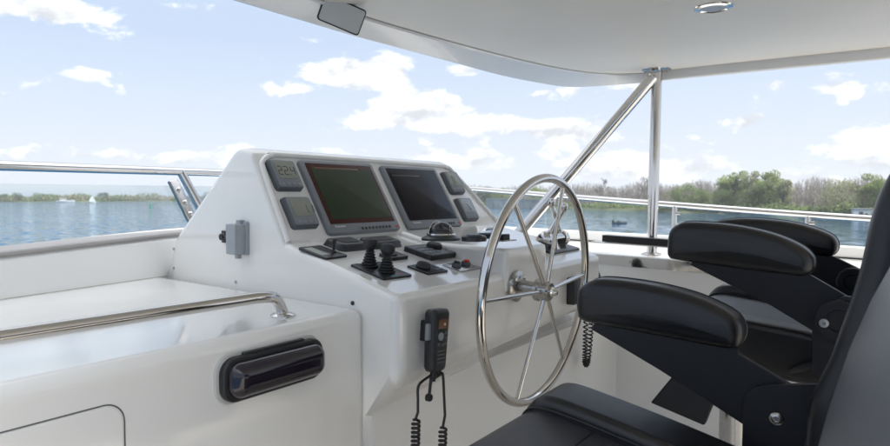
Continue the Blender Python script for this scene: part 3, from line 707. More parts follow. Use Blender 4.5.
# ------------------------------------------------------------------ helm chairs
def yz(pts, X, dy=0):
    out = []
    for x, y in pts: out.append(atX(x, y + dy, X))
    return out
def extr(poly, w, name, m, parent, bevel=.02, seg=5, n=5, smoothpoly=True):
    pp = catmull(poly, n, True) if smoothpoly else [Vector(p) for p in poly]
    mb = MB(); mb.prism(pp, (w, 0, 0))
    # flatten the bevel to the two end outlines only
    bm = mb.bm; wl = bm.edges.layers.float.new('bevel_weight_edge')
    for e in bm.edges:
        if abs(e.verts[0].co.x - e.verts[1].co.x) < 1e-6: e[wl] = 1
    return obj(name, mb, m, parent, True, bevel=bevel, seg=seg, weight=True)
def pad_piping(poly, X, parent, ins=.004):
    pp = catmull(poly, 5, True); c = sum(pp, Vector()) / len(pp)
    pts = [Vector((X, c.y + (p.y - c.y) * (1 - ins), c.z + (p.z - c.z) * (1 - ins))) for p in pp]
    mb = MB(); mb.tube(pts, .0022, 6, closed=True); return obj('piping', mb, 'leather', parent, True)

XA = 1.42
PA = [(578, 298), (581, 289.5), (590, 283), (606, 281), (646, 286), (684, 295), (711, 305.5), (731, 317), (738.5, 329), (738, 341), (732, 348.5), (720, 349), (675, 340.5), (617, 329.5), (584, 322.5), (578, 313)]
XB = 1.82
PB = [(669, 246), (671, 232.5), (678, 226), (690, 223), (732, 226), (770, 234), (797, 245), (810, 255.5), (812.5, 265), (809, 273.5), (800, 276.5), (787, 275), (732, 268), (681, 261), (670, 257)]
XC = 2.36
PC = [(712, 238), (713, 226), (722, 221), (750, 219), (789, 222.5), (815, 229), (831, 236), (836.5, 244), (835, 252), (828, 256.5), (815, 255), (760, 250), (722, 247), (713, 244)]

def domed(poly, w, name, m, parent, r=.026):
    pp = catmull(poly, 5, True); n = len(pp); c = sum(pp, Vector()) / n
    pp = [Vector((p.x, c.y + (p.y - c.y) * 1.035 + .004, c.z + (p.z - c.z) * 1.03)) for p in pp]
    def inset(d, x, sc=1.):
        out = []
        for i, p in enumerate(pp):
            t_ = (pp[(i + 1) % n] - pp[i - 1]).normalized(); q = Vector((0, -t_.z, t_.y))
            if q.dot(c - p) < 0: q = -q
            v = p + q * d; v = c + (v - c) * sc; out.append(Vector((x, v.y, v.z)))
        return out
    X0 = poly[0].x; rings = []
    half = []
    for sc, b in ((.12, 0), (.35, .0004), (.6, .0014), (.8, .003)): half.append((r, b, sc))
    for k in range(0, 8):
        a = PI / 2 * k / 7; half.append((r * (1 - math.sin(a)), .005 + r * (1 - math.cos(a)), 1.))
    for d, x, sc in half: rings.append(inset(d, X0 - .004 + x, sc))
    for d, x, sc in reversed(half): rings.append(inset(d, X0 + w + .004 - x, sc))
    mb = MB(); mb.quadstrip(rings); return obj(name, mb, m, parent, True, ang=70)
def armrest(parent, pxpad, X, w, bracket, plate, disc=None, bolt=None, boltr=.012, name='armrest', sg=None):
    poly = [atX(x, y, X) for x, y in pxpad]
    arm = extr([atX(x, y, X + .030) for x, y in bracket], .018, 'armrest', 'arm', parent, bevel=.002, seg=2, smoothpoly=False)
    pad = domed(poly, w, 'arm_pad', 'leather', arm)
    pp_ = catmull(poly, 5, True); c_ = sum(pp_, Vector()) / len(pp_)
    mb = MB(); mb.tube([Vector((X + w * .74, c_.y + (p.y - c_.y) * 1.035 + .004, c_.z + (p.z - c_.z) * 1.03)) for p in pp_], .0022, 6, closed=True); obj('piping', mb, 'leather', pad, True)
    if plate: extr([atX(x, y, X + .012) for x, y in plate], .016, 'pivot_plate', 'arm', arm, bevel=.002, seg=2, smoothpoly=False)
    if disc:
        c = atX(disc[0], disc[1], X + .010); mb = MB(); r = disc[2]
        mb.lathe([(0, 0), (r, 0), (r, .014), (r * .9, .018), (r * .55, .018), (r * .5, .012), (0, .012)], frame(c, (0, 1, 0), (0, 0, -1), (-1, 0, 0))); obj('pivot_disc', mb, 'arm', arm, True)
    if bolt:
        c = atX(bolt[0], bolt[1], X + .011); mb = MB(); r = boltr
        if disc: c.x -= .018
        mb.lathe([(0, 0), (r, 0), (r * .95, .003), (r * .7, .006), (r * .45, .007), (r * .42, .003), (0, .003)], frame(c, (0, 1, 0), (0, 0, -1), (-1, 0, 0)), 24); obj('bolt', mb, 'steel' if not disc else 'outlet', arm, True)
    return arm

def seat(parent, x0, x1, y0, y1, zt, bolw=.12, slope=.15):
    def sh(o):
        off = parent.location.y
        for v in o.data.vertices: v.co.z += (v.co.y + off - y1) * slope
        return o
    # cushion, front edge rounded, with a raised side roll on each side
    mb = MB(); bm = mb.bm
    pr = [(y0, zt - .11), (y0, zt - .01), (y0 + .1, zt - .012), (y1 - .12, zt + .0), (y1 - .04, zt - .004), (y1, zt - .03), (y1 + .004, zt - .07), (y1 - .01, zt - .11)]
    pp = catmull([Vector((x0 + bolw * .5, y, z)) for y, z in pr], 4, True)
    mb.prism(pp, (x1 - x0 - bolw * 1.0, 0, 0)); sh(obj('seat_cushion', mb, 'leather2', parent, True, bevel=.006, seg=3))
    # cross seam
    mb = MB(); ym = y0 + (y1 - y0) * .70
    mb.tube([(x0 + bolw * .7, ym, zt - .003), (x1 - bolw * .7, ym, zt - .003)], .0028, 8); sh(obj('seam', mb, 'leather', parent, True))
    roll_piping(parent, x1 - bolw, catmull([Vector((x1 - bolw - .001, y, z)) for y, z in ((y0 + .02, zt + .004), (y0 + .2, zt + .008), (y1 - .14, zt + .010), (y1 - .04, zt + .002), (y1 - .003, zt - .025), (y1 + .003, zt - .07))], 5), slope, y1)
    for xa, h in ((x1 - bolw, .034), (x0, .016)):
        pr = [(y0 - .02, zt - .12), (y0 - .02, zt - .02), (y0 + .06, zt + h * .55), (y0 + .2, zt + h * .9), (y1 - .14, zt + h), (y1 - .05, zt + h - .006), (y1 - .01, zt - .005), (y1 + .006, zt - .05), (y1 - .02, zt - .115)]
        pp = catmull([Vector((xa, y, z)) for y, z in pr], 5, True)
        mb = MB(); mb.prism(pp, (bolw, 0, 0)); wl = mb.bm.edges.layers.float.new('bevel_weight_edge')
        for e in mb.bm.edges:
            if abs(e.verts[0].co.x - e.verts[1].co.x) < 1e-6: e[wl] = 1
        sh(obj('side_roll', mb, 'leather', parent, True, bevel=.052 if h > .02 else .025, seg=8, weight=True))
def roll_piping(parent, x, pts, slope, y1):
    mb = MB(); mb.tube(pts, .0024, 8); o = obj('piping', mb, 'leather', parent, True); off = parent.location.y
    for v in o.data.vertices: v.co.z += (v.co.y + off - y1) * slope
def pedestal(parent, x, y, z1):
    mb = MB(); mb.lathe([(0, 0), (.17, 0), (.17, .012), (.09, .03), (.055, .05), (.05, .06), (.05, z1 - .12), (.038, z1 - .12), (.038, z1), (0, z1)], tr(x, y, 0), 32); obj('pedestal', mb, 'steel', parent, True)
    mb = MB(); mb.box((x, y - .02, z1 + .015), (.30, .34, .03)); obj('seat_pan', mb, 'arm', parent, True, bevel=.004)

# near chair
ch = thing('helm_chair', (1.05, .38, 0), 'nearest black leather helm chair, its big backrest filling the lower right corner', 'chair', 'black leather helm chairs behind the wheel')
armrest(ch, PA, XA, .088, [(594, 322), (735, 345), (738, 354), (786, 382.7), (800, 390), (800, 440), (760, 436), (742, 424), (660, 370.5), (592, 330)],
        [(741, 470), (743, 402), (746, 394), (754, 387.5), (765, 385), (850, 384), (860, 470)], None, (776.5, 418.5), .0135)
seat(ch, .70, 1.375, .12, .655, .806, .15, .19)
pedestal(ch, 1.04, .38, .60)
# backrest
bp = [(803, 446), (807, 409), (814, 391), (828, 363), (838, 335), (850, 300), (861, 263), (868.5, 225), (875, 203), (884, 183), (897, 165)]
XK = 1.30
fr = [atX(x, y, XK) for x, y in bp]
lo = fr[0] + Vector((0, .01, -.12)); topb = fr[-1] + Vector((0, -.05, .04))
back = [Vector((XK, fr[-1].y - .13, fr[-1].z + .02)), Vector((XK, fr[5].y - .14, fr[5].z)), Vector((XK, fr[0].y - .12, fr[0].z - .12))]
mb = MB(); pp = catmull([lo] + fr + [topb] + back, 3, True); mb.prism(pp, (.12, 0, 0)); wl = mb.bm.edges.layers.float.new('bevel_weight_edge')
for e in mb.bm.edges:
    if abs(e.verts[0].co.x - e.verts[1].co.x) < 1e-6: e[wl] = 1
bk = obj('backrest', mb, 'leather', ch, True, bevel=.035, seg=6, weight=True)
cp2 = [(838, 470), (835, 430), (838, 400), (848, 365), (862, 325), (880, 285), (900, 250), (925, 215)]
XM = .92
fr2 = [atX(x, y, 1.18) for x, y in cp2]
# centre cushion: lumbar bulge, its cross section swells towards the middle of the back
rings = []
for k in range(13):
    s = k / 12; x = .62 + (1.29 - .62) * s; bulge = .030 * math.sin(PI * s) ** .7
    rings.append([Vector((x, p.y * (.985 if False else 1) - .012 + bulge * .6 - .035 * abs(2 * s - 1) ** 4, p.z)) for p in fr2] + [Vector((x, fr2[-1].y - .10, fr2[-1].z)), Vector((x, fr2[0].y - .12, fr2[0].z))])
mb = MB(); mb.quadstrip(rings); obj('back_cushion', mb, 'backsheen', ch, True, ang=60)
mb = MB(); mb.prism([p - Vector((XK - .60, 0, 0)) for p in pp], (.10, 0, 0)); wl = mb.bm.edges.layers.float.new('bevel_weight_edge')
for e in mb.bm.edges:
    if abs(e.verts[0].co.x - e.verts[1].co.x) < 1e-6: e[wl] = 1
mb.bm.free()

# far chair
c2_ = thing('helm_chair', (2.12, .38, 0), 'farther black leather helm chair with both armrests raised, beyond the nearest one', 'chair', 'black leather helm chairs behind the wheel')
armrest(c2_, PB, XB, .088, [(692, 262), (805, 272), (812, 276), (850, 298), (870, 310), (868, 335), (830, 338), (812.6, 331), (770, 305), (690, 265)],
        [(812, 380), (812, 325), (822, 305), (845, 296), (870, 300), (880, 380)], (839, 320, .050), (824.6, 322), .011)
armrest(c2_, PC, XC, .088, [(735, 250), (822, 254), (835, 257), (862, 270), (885, 282), (885, 305), (849, 296), (810, 277), (735, 252)],
        None, (853, 282, .045), None)
seat(c2_, 1.87, 2.46, .10, .545, .915, .10, .07)
mb = MB(); mb.box((2.16, .32, .792), (.50, .40, .012)); obj('seat_pan', mb, 'arm', c2_, True, bevel=.004)
pedestal(c2_, 2.15, .40, .77)
h1 = atX(789, 371, 1.86); h2 = atX(835, 360, 1.86)
mb = MB(); mb.tube([h1, h1.lerp(h2, .3), h2], [.006, .010, .010], 10); obj('adjust_lever', mb, 'rubber', c2_, True)
# footrest frame / slide under the far seat
mb = MB(); mb.prism([atX(x, y, 2.05) for x, y in ((650, 403), (674, 374), (716, 396), (704, 426))], (.03, 0, 0)); fo = obj('footrest_bracket', mb, 'arm', c2_, True, bevel=.006)
mb = MB(); mb.tube([atX(684, 384, 2.05) + Vector((.02, 0, 0)), atX(684, 384, 2.05) + Vector((.27, 0, 0))], .012, 12); obj('footrest_bar', mb, 'chrome', c2_, True)
# backrest of the far chair, mostly behind the near one
mb = MB(); pr = [(.12, .86), (.10, 1.0), (.05, 1.2), (.0, 1.34), (-.08, 1.38), (-.14, 1.3), (-.08, 1.0), (-.05, .86)]
mb.prism(catmull([Vector((1.93, y - .03, z)) for y, z in pr], 4, True), (.46, 0, 0)); wl = mb.bm.edges.layers.float.new('bevel_weight_edge')
for e in mb.bm.edges:
    if abs(e.verts[0].co.x - e.verts[1].co.x) < 1e-6: e[wl] = 1
obj('backrest', mb, 'leather', c2_, True, bevel=.03, seg=5, weight=True)

# ------------------------------------------------------------------ the lake and its shores
ZW = -4.75
def gp(px, D, z=ZW): # azimuth of a picture column, D metres away
    d = (VD + VR * ((px - CX) / F)); d.z = 0; d.normalize(); p = EYE + d * D; p.z = z; return p
mb = MB(); mb.bm.faces.new([mb.bm.verts.new(p) for p in ((-5000, -5000, ZW), (5000, -5000, ZW), (5000, 5000, ZW), (-5000, 5000, ZW))])
wm = bpy.data.materials.new('lake_water'); wm.use_nodes = True; nt = wm.node_tree; N = nt.nodes; L = nt.links; b = N['Principled BSDF']
b.inputs['Base Color'].default_value = (.02, .08, .155, 1); b.inputs['Roughness'].default_value = .06; b.inputs['IOR'].default_value = 1.33
geo = N.new('ShaderNodeNewGeometry'); mp = N.new('ShaderNodeMapping'); mp.inputs['Rotation'].default_value = (0, 0, math.radians(25)); mp.inputs['Scale'].default_value = (1, .45, 1)
L.new(geo.outputs['Position'], mp.inputs['Vector'])
n1 = N.new('ShaderNodeTexNoise'); n1.inputs['Scale'].default_value = .9; n1.inputs['Detail'].default_value = 4; n1.inputs['Roughness'].default_value = .62
n2 = N.new('ShaderNodeTexNoise'); n2.inputs['Scale'].default_value = .05; n2.inputs['Detail'].default_value = 3
L.new(mp.outputs[0], n1.inputs['Vector']); L.new(mp.outputs[0], n2.inputs['Vector'])
# the lee of the starboard wood is calmer than the open water ahead
sx = N.new('ShaderNodeSeparateXYZ'); L.new(geo.outputs['Position'], sx.inputs[0])
sb = N.new('ShaderNodeMath'); sb.operation = 'DIVIDE'
ay = N.new('ShaderNodeMath'); ay.operation = 'ABSOLUTE'; L.new(sx.outputs['X'], ay.inputs[0])
ad1 = N.new('ShaderNodeMath'); ad1.operation = 'ADD'; ad1.inputs[1].default_value = 1; L.new(ay.outputs[0], ad1.inputs[0])
L.new(sx.outputs['Y'], sb.inputs[0]); L.new(ad1.outputs[0], sb.inputs[1])
mr = N.new('ShaderNodeMapRange'); mr.inputs[1].default_value = .2; mr.inputs[2].default_value = 1.6; mr.inputs[3].default_value = .22; mr.inputs[4].default_value = 1.9
L.new(sb.outputs[0], mr.inputs[0])
gu = N.new('ShaderNodeMapRange'); gu.inputs[1].default_value = .35; gu.inputs[2].default_value = .65; gu.inputs[3].default_value = .7; gu.inputs[4].default_value = 1.25; L.new(n2.outputs['Fac'], gu.inputs[0])
ms_ = N.new('ShaderNodeMath'); ms_.operation = 'MULTIPLY'; L.new(mr.outputs[0], ms_.inputs[0]); L.new(gu.outputs[0], ms_.inputs[1])
vs_ = N.new('ShaderNodeVectorMath'); vs_.operation = 'SUBTRACT'; vs_.inputs[1].default_value = (.5, .5, .5); L.new(n1.outputs['Color'], vs_.inputs[0])
vm_ = N.new('ShaderNodeVectorMath'); vm_.operation = 'MULTIPLY'; vm_.inputs[1].default_value = (1, 1, 0); L.new(vs_.outputs[0], vm_.inputs[0])
vk_ = N.new('ShaderNodeVectorMath'); vk_.operation = 'SCALE'; L.new(vm_.outputs[0], vk_.inputs[0]); L.new(ms_.outputs[0], vk_.inputs['Scale'])
va_ = N.new('ShaderNodeVectorMath'); va_.operation = 'ADD'; va_.inputs[1].default_value = (0, 0, 1); L.new(vk_.outputs[0], va_.inputs[0])
vn_ = N.new('ShaderNodeVectorMath'); vn_.operation = 'NORMALIZE'; L.new(va_.outputs[0], vn_.inputs[0]); L.new(vn_.outputs[0], b.inputs['Normal'])
M['water'] = wm
o = obj('lake_water', mb, 'water', smooth=False); tag(o, None, kind='structure')

shore = [(-900, 620), (-300, 640), (-60, 655), (60, 650), (150, 640), (240, 640), (330, 560), (420, 400), (480, 330), (540, 290), (600, 272), (660, 240), (740, 225), (800, 205), (860, 192), (930, 180), (1100, 165), (1500, 150)]
def shoreD(px):
    for (a, A), (b_, B_) in zip(shore[:-1], shore[1:]):
        if a <= px <= b_: return A + (B_ - A) * (px - a) / (b_ - a)
    return shore[0][1] if px < shore[0][0] else shore[-1][1]
def bank(name, add0, z0, add1, z1, m):
    mb = MB(); a, c = [], []
    px = -900
    while px <= 1500:
        D = shoreD(px) + 3 * math.sin(px * .07) + 2 * math.sin(px * .19)
        a.append(gp(px, D + add0, z0)); c.append(gp(px, D + add1, z1)); px += 12
    mb.quadstrip([a, c], close=False, cap=False); return mb
mb = MB(); rows = []
for add, z in ((-1, ZW - .3), (2, ZW + .5), (12, ZW + .9), (200, ZW + 1.2), (4000, ZW + 1.3)):
    r_ = []; px = -900
    while px <= 1500:
        D = shoreD(px) + 3 * math.sin(px * .07) + 2 * math.sin(px * .19); r_.append(gp(px, D + add, z)); px += 12
    rows.append(r_)
mb.quadstrip(rows, close=False, cap=False)
M['land'] = mat('shore_grass', (.075, .085, .035), .95, var=.45, varscale=.04)
M['reed'] = mat('dry_reed', (.26, .21, .12), .95, var=.25, varscale=.2)
M['reedg'] = mat('green_reed', (.07, .10, .03), .95, var=.3, varscale=.2)
o = obj('shore_ground', mb, 'land'); tag(o, None, kind='structure')

def leafm(name, c, tr_=.25):
    m = bpy.data.materials.new(name); m.use_nodes = True; nt = m.node_tree; N = nt.nodes; L = nt.links; b = N['Principled BSDF']
    geo = N.new('ShaderNodeNewGeometry'); n = N.new('ShaderNodeTexNoise'); n.inputs['Scale'].default_value = .35; n.inputs['Detail'].default_value = 2
    L.new(geo.outputs['Position'], n.inputs['Vector'])
    r = N.new('ShaderNodeMapRange'); r.inputs[1].default_value = .3; r.inputs[2].default_value = .7; r.inputs[3].default_value = .65; r.inputs[4].default_value = 1.4
    L.new(n.outputs['Fac'], r.inputs[0]); mx = N.new('ShaderNodeVectorMath'); mx.operation = 'SCALE'; mx.inputs[0].default_value = c
    L.new(r.outputs[0], mx.inputs['Scale']); L.new(mx.outputs[0], b.inputs['Base Color']); b.inputs['Roughness'].default_value = .8
    tl = N.new('ShaderNodeBsdfTranslucent'); L.new(mx.outputs[0], tl.inputs[0]); ms = N.new('ShaderNodeMixShader'); ms.inputs[0].default_value = .4
    L.new(b.outputs[0], ms.inputs[1]); L.new(tl.outputs[0], ms.inputs[2]); L.new(ms.outputs[0], N['Material Output'].inputs[0])
    return m
M['lf1'] = leafm('leaf_fresh', (.25, .30, .11)); M['lf2'] = leafm('leaf_mid', (.18, .23, .085)); M['lf3'] = leafm('leaf_pale_willow', (.30, .31, .18)); M['lf4'] = leafm('leaf_dark', (.09, .115, .055))
M['bare'] = leafm('bare_twigs', (.27, .245, .22)); M['tan'] = leafm('tan_scrub', (.33, .27, .17))

def leaves(mb, c, rad, n, sz, flat=1.):
    bm = mb.bm
    for _ in range(n):
        while True:
            d = Vector((random.uniform(-1, 1), random.uniform(-1, 1), random.uniform(-1, 1)))
            if .2 < d.length < 1: break
        d = d.normalized() * (d.length ** .5)
        p = c + Vector((d.x * rad[0], d.y * rad[1], d.z * rad[2]))
        nrm = Vector((random.gauss(0, 1), random.gauss(0, 1), random.gauss(.4, 1))).normalized()
        e = nrm.orthogonal().normalized(); f = nrm.cross(e); s = sz * random.uniform(.6, 1.3)
        a = random.uniform(0, PI); e, f = e * math.cos(a) + f * math.sin(a), f * math.cos(a) - e * math.sin(a)
        vs = [bm.verts.new(p + e * s * .5), bm.verts.new(p + f * s * .35), bm.verts.new(p - e * s * .5), bm.verts.new(p - f * s * .35)]
        bm.faces.new(vs)
def tree(px, D, h, w, lm, label, dens=1., name='leafy_tree', group='leafy trees on the far shore'):
    D = min(D, shoreD(px) + 14); base = gp(px, D, ZW + .8); h *= .90; t = thing(name, base, label, 'tree', group)
    mb = MB(); tw = h * .022
    mb.tube([base, base + Vector((0, 0, h * .35)), base + Vector((h * .02, 0, h * .75))], [tw, tw * .8, tw * .25], 8)
    for k in range(6):
        a = random.uniform(0, 2 * PI); z0 = h * random.uniform(.2, .5); r = w * .32
        mb.tube([base + Vector((0, 0, z0)), base + Vector((math.cos(a) * r * .5, math.sin(a) * r * .5, z0 + h * .15)), base + Vector((math.cos(a) * r, math.sin(a) * r, z0 + h * .3))], [tw * .5, tw * .3, tw * .1], 5)
    obj('trunk', mb, 'trunk', t, True)
    mb = MB(); nc = 24
    for k in range(nc):
        a = random.uniform(0, 2 * PI); zz = random.random() ** .8; rr = w * .5 * (1 - .6 * abs(zz - .35)) * random.uniform(.3, .9)
        c = base + Vector((math.cos(a) * rr, math.sin(a) * rr, h * (.10 + .78 * zz))); s = w * random.uniform(.15, .25) * (1.1 - .4 * zz)
        leaves(mb, c, (s, s, s * .8), int(190 * dens), h * .040)
    obj('crown', mb, lm, t, True, smooth=False)
def bare_tree(px, D, h, w, label):
    base = gp(px, D, ZW + .8); t = thing('bare_tree', base, label, 'tree', 'tall bare trees by the roof post'); tw = h * .016
    mb = MB(); top_ = base + Vector((h * .03, 0, h * .8)); mb.tube([base, base.lerp(top_, .5), top_], [tw, tw * .7, tw * .25], 7)
    def br(p, d, l, r, dep):
        q = p + d * l; mb.tube([p, q], [r, r * .5], 4)
        if dep == 0: return
        for k in range(4):
            nd = (d + Vector((random.gauss(0, .45), random.gauss(0, .45), random.gauss(.12, .3)))).normalized(); br(p.lerp(q, random.uniform(.45, 1)), nd, l * random.uniform(.5, .75), r * .55, dep - 1)
    for k in range(11):
        z = random.uniform(.28, 1); a = random.uniform(0, 2 * PI)
        br(base.lerp(top_, z), Vector((math.cos(a) * .8, math.sin(a) * .8, random.uniform(.5, 1.1))).normalized(), w * random.uniform(.22, .34) * (1.25 - .5 * z), tw * .5, 3)
    obj('trunk_and_branches', mb, 'bare', t, True, smooth=False)
for px, D, h, w, lab in ((603, 292, 13.5, 9, 'tall bare grey tree left of the roof post'), (644, 258, 13, 9, 'tall bare twiggy tree right behind the roof post')): bare_tree(px, shoreD(px) + 14, h, w, lab)
TR = [
 (484, 345, 11.5, 12, 'lf4', 'dark green tree just right of the instrument hood, farthest left on the right shore'),
 (502, 330, 10, 13, 'lf2', 'mid green bushy tree behind the upper left wheel rim'),
 (537, 300, 10.5, 11, 'lf1', 'bright green tree seen through the top of the steering wheel'),
 (678, 250, 10.5, 13, 'lf2', 'rounded green tree just right of the roof post'),
 (700, 246, 9, 9, 'lf2', 'smaller green tree beside the rounded one, right of the roof post'),
 (733, 250, 15.5, 13, 'lf1', 'tallest leafy tree, left peak of the big green group'),
 (752, 246, 16, 11, 'lf3', 'pale tall tree in the middle of the big green group'),
 (768, 243, 15, 12, 'lf1', 'broad leafy tree at the right of the big green group'),
 (752, 232, 9, 13, 'lf1', 'low bright green tree in front of the big green group'),
 (722, 236, 8.5, 8, 'lf2', 'low mid green tree at the left foot of the big green group'),
 (783, 232, 11.5, 7, 'lf3', 'slender pale tree at the right edge of the green group'),
 (841, 208, 10.5, 14, 'lf3', 'broad pale willow above the right armrests'),
 (862, 206, 9, 8, 'lf3', 'small pale tree between the broad willow and the white hut'),
 (874, 214, 12.5, 9, 'lf1', 'tall tree rising beside the chair backrest'),
 (888, 205, 10, 9, 'lf2', 'green tree touching the edge of the chair backrest'),
]
for px, D, h, w, lm, lab in TR: tree(px, D, h, w, lm, lab)
# left shore trees (far)
for px, D, h, w, lm, lab in [(5, 665, 6.5, 10, 'lf4', 'dark far tree at the left edge of the picture'), (19, 668, 8.2, 11, 'lf4', 'pointed dark far tree second from the left edge'), (40, 665, 7.5, 15, 'lf2', 'wide green far tree left of the white motor boat'), (53, 668, 7, 13, 'lf2', 'far green tree just behind the white motor boat'),
    (104, 660, 8.6, 12, 'lf4', 'dark far tree just right of the white sail'), (210, 660, 8.6, 17, 'lf4', 'dark far tree between the rail post and the console')]:
    tree(px, D, h, w, lm, lab, 1.0, 'distant_tree', 'trees on the far left shore')

# bare woodland behind (one mass)
def wood(px0, px1, n, hmin, hmax, d0, d1, m, name, label, tw=.10, twigs=16):
    mb = MB(); bm = mb.bm
    for _ in range(n):
        px = random.uniform(px0, px1); D = shoreD(px) + random.uniform(d0, d1); b0 = gp(px, D, ZW + .8)
        h = random.uniform(hmin, hmax) * (1 + .10 * math.sin(px * .11)); lean = Vector((random.gauss(0, .04), random.gauss(0, .04), 1))
        side = Vector((VR.x, VR.y, 0)); w0 = h * .011
        a = bm.verts.new(b0 - side * w0); b_ = bm.verts.new(b0 + side * w0); c = bm.verts.new(b0 + lean * h); bm.faces.new((a, b_, c))
        a = bm.verts.new(b0 - VD.cross(side) * 0 - Vector((VD.x, VD.y, 0)) * w0); b_ = bm.verts.new(b0 + Vector((VD.x, VD.y, 0)) * w0); c = bm.verts.new(b0 + lean * h); bm.faces.new((a, b_, c))
        for k in range(twigs):
            z = h * random.uniform(.22, .92); p = b0 + lean * z; an = random.uniform(0, 2 * PI); l = (h - z * .7) * random.uniform(.16, .38)
            q = p + Vector((math.cos(an) * l * .8, math.sin(an) * l * .8, l * 1.0)); s = Vector((-math.sin(an), math.cos(an), random.uniform(-1, 1))).normalized() * tw
            bm.faces.new((bm.verts.new(p - s), bm.verts.new(p + s), bm.verts.new(q)))
    o = obj(name, mb, m, None, smooth=False); tag(o, label, 'woodland', kind='stuff')
wood(330, 1000, 3500, 7.5, 11, 22, 90, 'bare', 'bare_woodland', 'grey brown leafless woodland behind the green trees on the right shore', .075, 26)
# scrub along shores
def scrub(px0, px1, n, hh, sz, d0, d1, m, name, label, cat='scrub'):
    mb = MB()
    for _ in range(n):
        px = random.uniform(px0, px1); D = shoreD(px) + random.uniform(d0, d1); h = hh * random.uniform(.5, 1.15) * (.75 + .35 * math.sin(px * .13 + 1) * math.sin(px * .05))
        leaves(mb, gp(px, D, ZW + .8 + h * .5), (h * 1.1, h * 1.1, h * .55), 26, sz)
    o = obj(name, mb, m, None, smooth=False); tag(o, label, cat, kind='stuff')
scrub(-200, 330, 900, 6.0, 1.7, 10, 60, 'tan', 'shore_scrub', 'tan and brown scrub along the far left shore')
scrub(-200, 330, 380, 6.5, 1.6, 5, 40, 'lf2', 'shore_bushes', 'olive green bushes mixed along the far left shore', 'bushes')
scrub(330, 1000, 640, 3.0, .8, 2, 20, 'lf2', 'undergrowth', 'green undergrowth at the foot of the bare wood on the right shore', 'bushes')
scrub(655, 1000, 300, 1.6, .6, -1, 3, 'reedg', 'reeds', 'low green reed bank at the water edge on the right', 'reeds')

# grey quay wall + hut
a = gp(486, 318, 0); b_ = gp(545, 284, 0)
t = thing('quay_wall', a, 'long low grey wall at the water edge, seen between hood and wheel', 'wall')
d = (b_ - a); d.z = 0; L0 = d.length; d.normalize(); nn_ = Vector((-d.y, d.x, 0))
mb = MB()
za, zb = ZW - .2, ZW + 3.9
mb.prism([Vector((a.x, a.y, za)), Vector((b_.x, b_.y, za)), Vector((b_.x, b_.y, zb)), Vector((a.x, a.y, zb))], nn_ * .5); obj('wall_face', mb, mat('quay_concrete', (.34, .345, .34), .9, var=.35, varscale=.3), t, True)
mb = MB(); mb.prism([Vector((a.x, a.y, zb)) - nn_ * .3, Vector((b_.x, b_.y, zb)) - nn_ * .3, Vector((b_.x, b_.y, zb + .4)) - nn_ * .3, Vector((a.x, a.y, zb + .4)) - nn_ * .3], nn_ * 1.2); obj('wall_coping', mb, 'caplip', t, True)
hb_ = gp(862, 192, ZW + .4)
t = thing('boat_hut', hb_, 'small white hut at the water edge, left of the chair backrest', 'hut')
mb = MB(); rz = Matrix.Rotation(-YAW - .35, 3, 'Z'); mb.box(hb_ + Vector((0, 0, 1.1)), (4.2, 3, 2.0), rz); obj('wall', mb, 'hutw', t, True)
mb = MB(); mb.box(hb_ + Vector((0, 0, 2.12)), (4.8, 3.6, .25), rz); obj('roof', mb, 'hutr', t, True)
mb = MB(); mb.box(hb_ + rz @ Vector((-.6, -1.52, 1.1)), (.9, .06, .8), rz); obj('window', mb, 'gloss', t, True)

# boats + buoy
def hull(mb, L1, W1, H1, m4):
    rings = []
    for k in range(9):
        s = k / 8; x = (s - .5) * L1; w = W1 / 2 * (1 - s ** 3.2) + .02; sh = H1 * (1 + .25 * s * s)
        rings.append([m4 @ Vector(p) for p in ((x, -w, sh), (x, -w * .7, H1 * .15), (x, 0, -.1), (x, w * .7, H1 * .15), (x, w, sh))])
    mb.quadstrip(rings)
b0 = gp(620, 140, ZW)
mm = Matrix.Translation(b0) @ Matrix.Rotation(math.radians(-35), 4, 'Z') @ Matrix.Scale(.72, 4)
t = thing('fishing_boat', b0, 'small dark open boat on the water between wheel and roof post', 'boat')
mb = MB(); hull(mb, 4.8, 1.7, .55, mm); obj('hull', mb, 'boatg', t, True)
mb = MB(); mb.box(mm @ Vector((-2.3, 0, .7)), (.3, .3, .5)); obj('outboard_motor', mb, 'black', t, True)
mb = MB(); mb.box(mm @ Vector((-.4, 0, .7)), (.7, .6, .4)); obj('console', mb, 'boatg', t, True)
b0 = gp(66, 600, ZW); mm = Matrix.Translation(b0) @ Matrix.Rotation(math.radians(-30), 4, 'Z')
t = thing('motor_boat', b0, 'tiny white motor boat below the trees on the far left shore', 'boat')
mb = MB(); hull(mb, 13, 3.6, 1.6, mm); obj('hull', mb, 'boatw', t, True)
mb = MB(); mb.box(mm @ Vector((-1.5, 0, 2.4)), (4.5, 2.4, 1.8), mm.to_3x3()); cb = obj('cabin', mb, 'boatw', t, True)
mb = MB(); mb.box(mm @ Vector((-1.5, 0, 2.6)), (4.56, 2.46, .6), mm.to_3x3()); obj('window_band', mb, 'gloss', cb, True)
b0 = gp(93, 560, ZW); mm = Matrix.Translation(b0) @ Matrix.Rotation(math.radians(-30), 4, 'Z')
t = thing('sailing_boat', b0, 'sailing boat with one pale sail on the far water at the left', 'boat')
mm = mm @ Matrix.Scale(.58, 4)
mb = MB(); hull(mb, 8, 2.4, .9, mm); obj('hull', mb, 'boatw', t, True)
mb = MB(); mb.tube([mm @ Vector((.8, 0, .8)), mm @ Vector((.8, 0, 9.2))], .12, 6); obj('mast', mb, 'boatw', t, True)
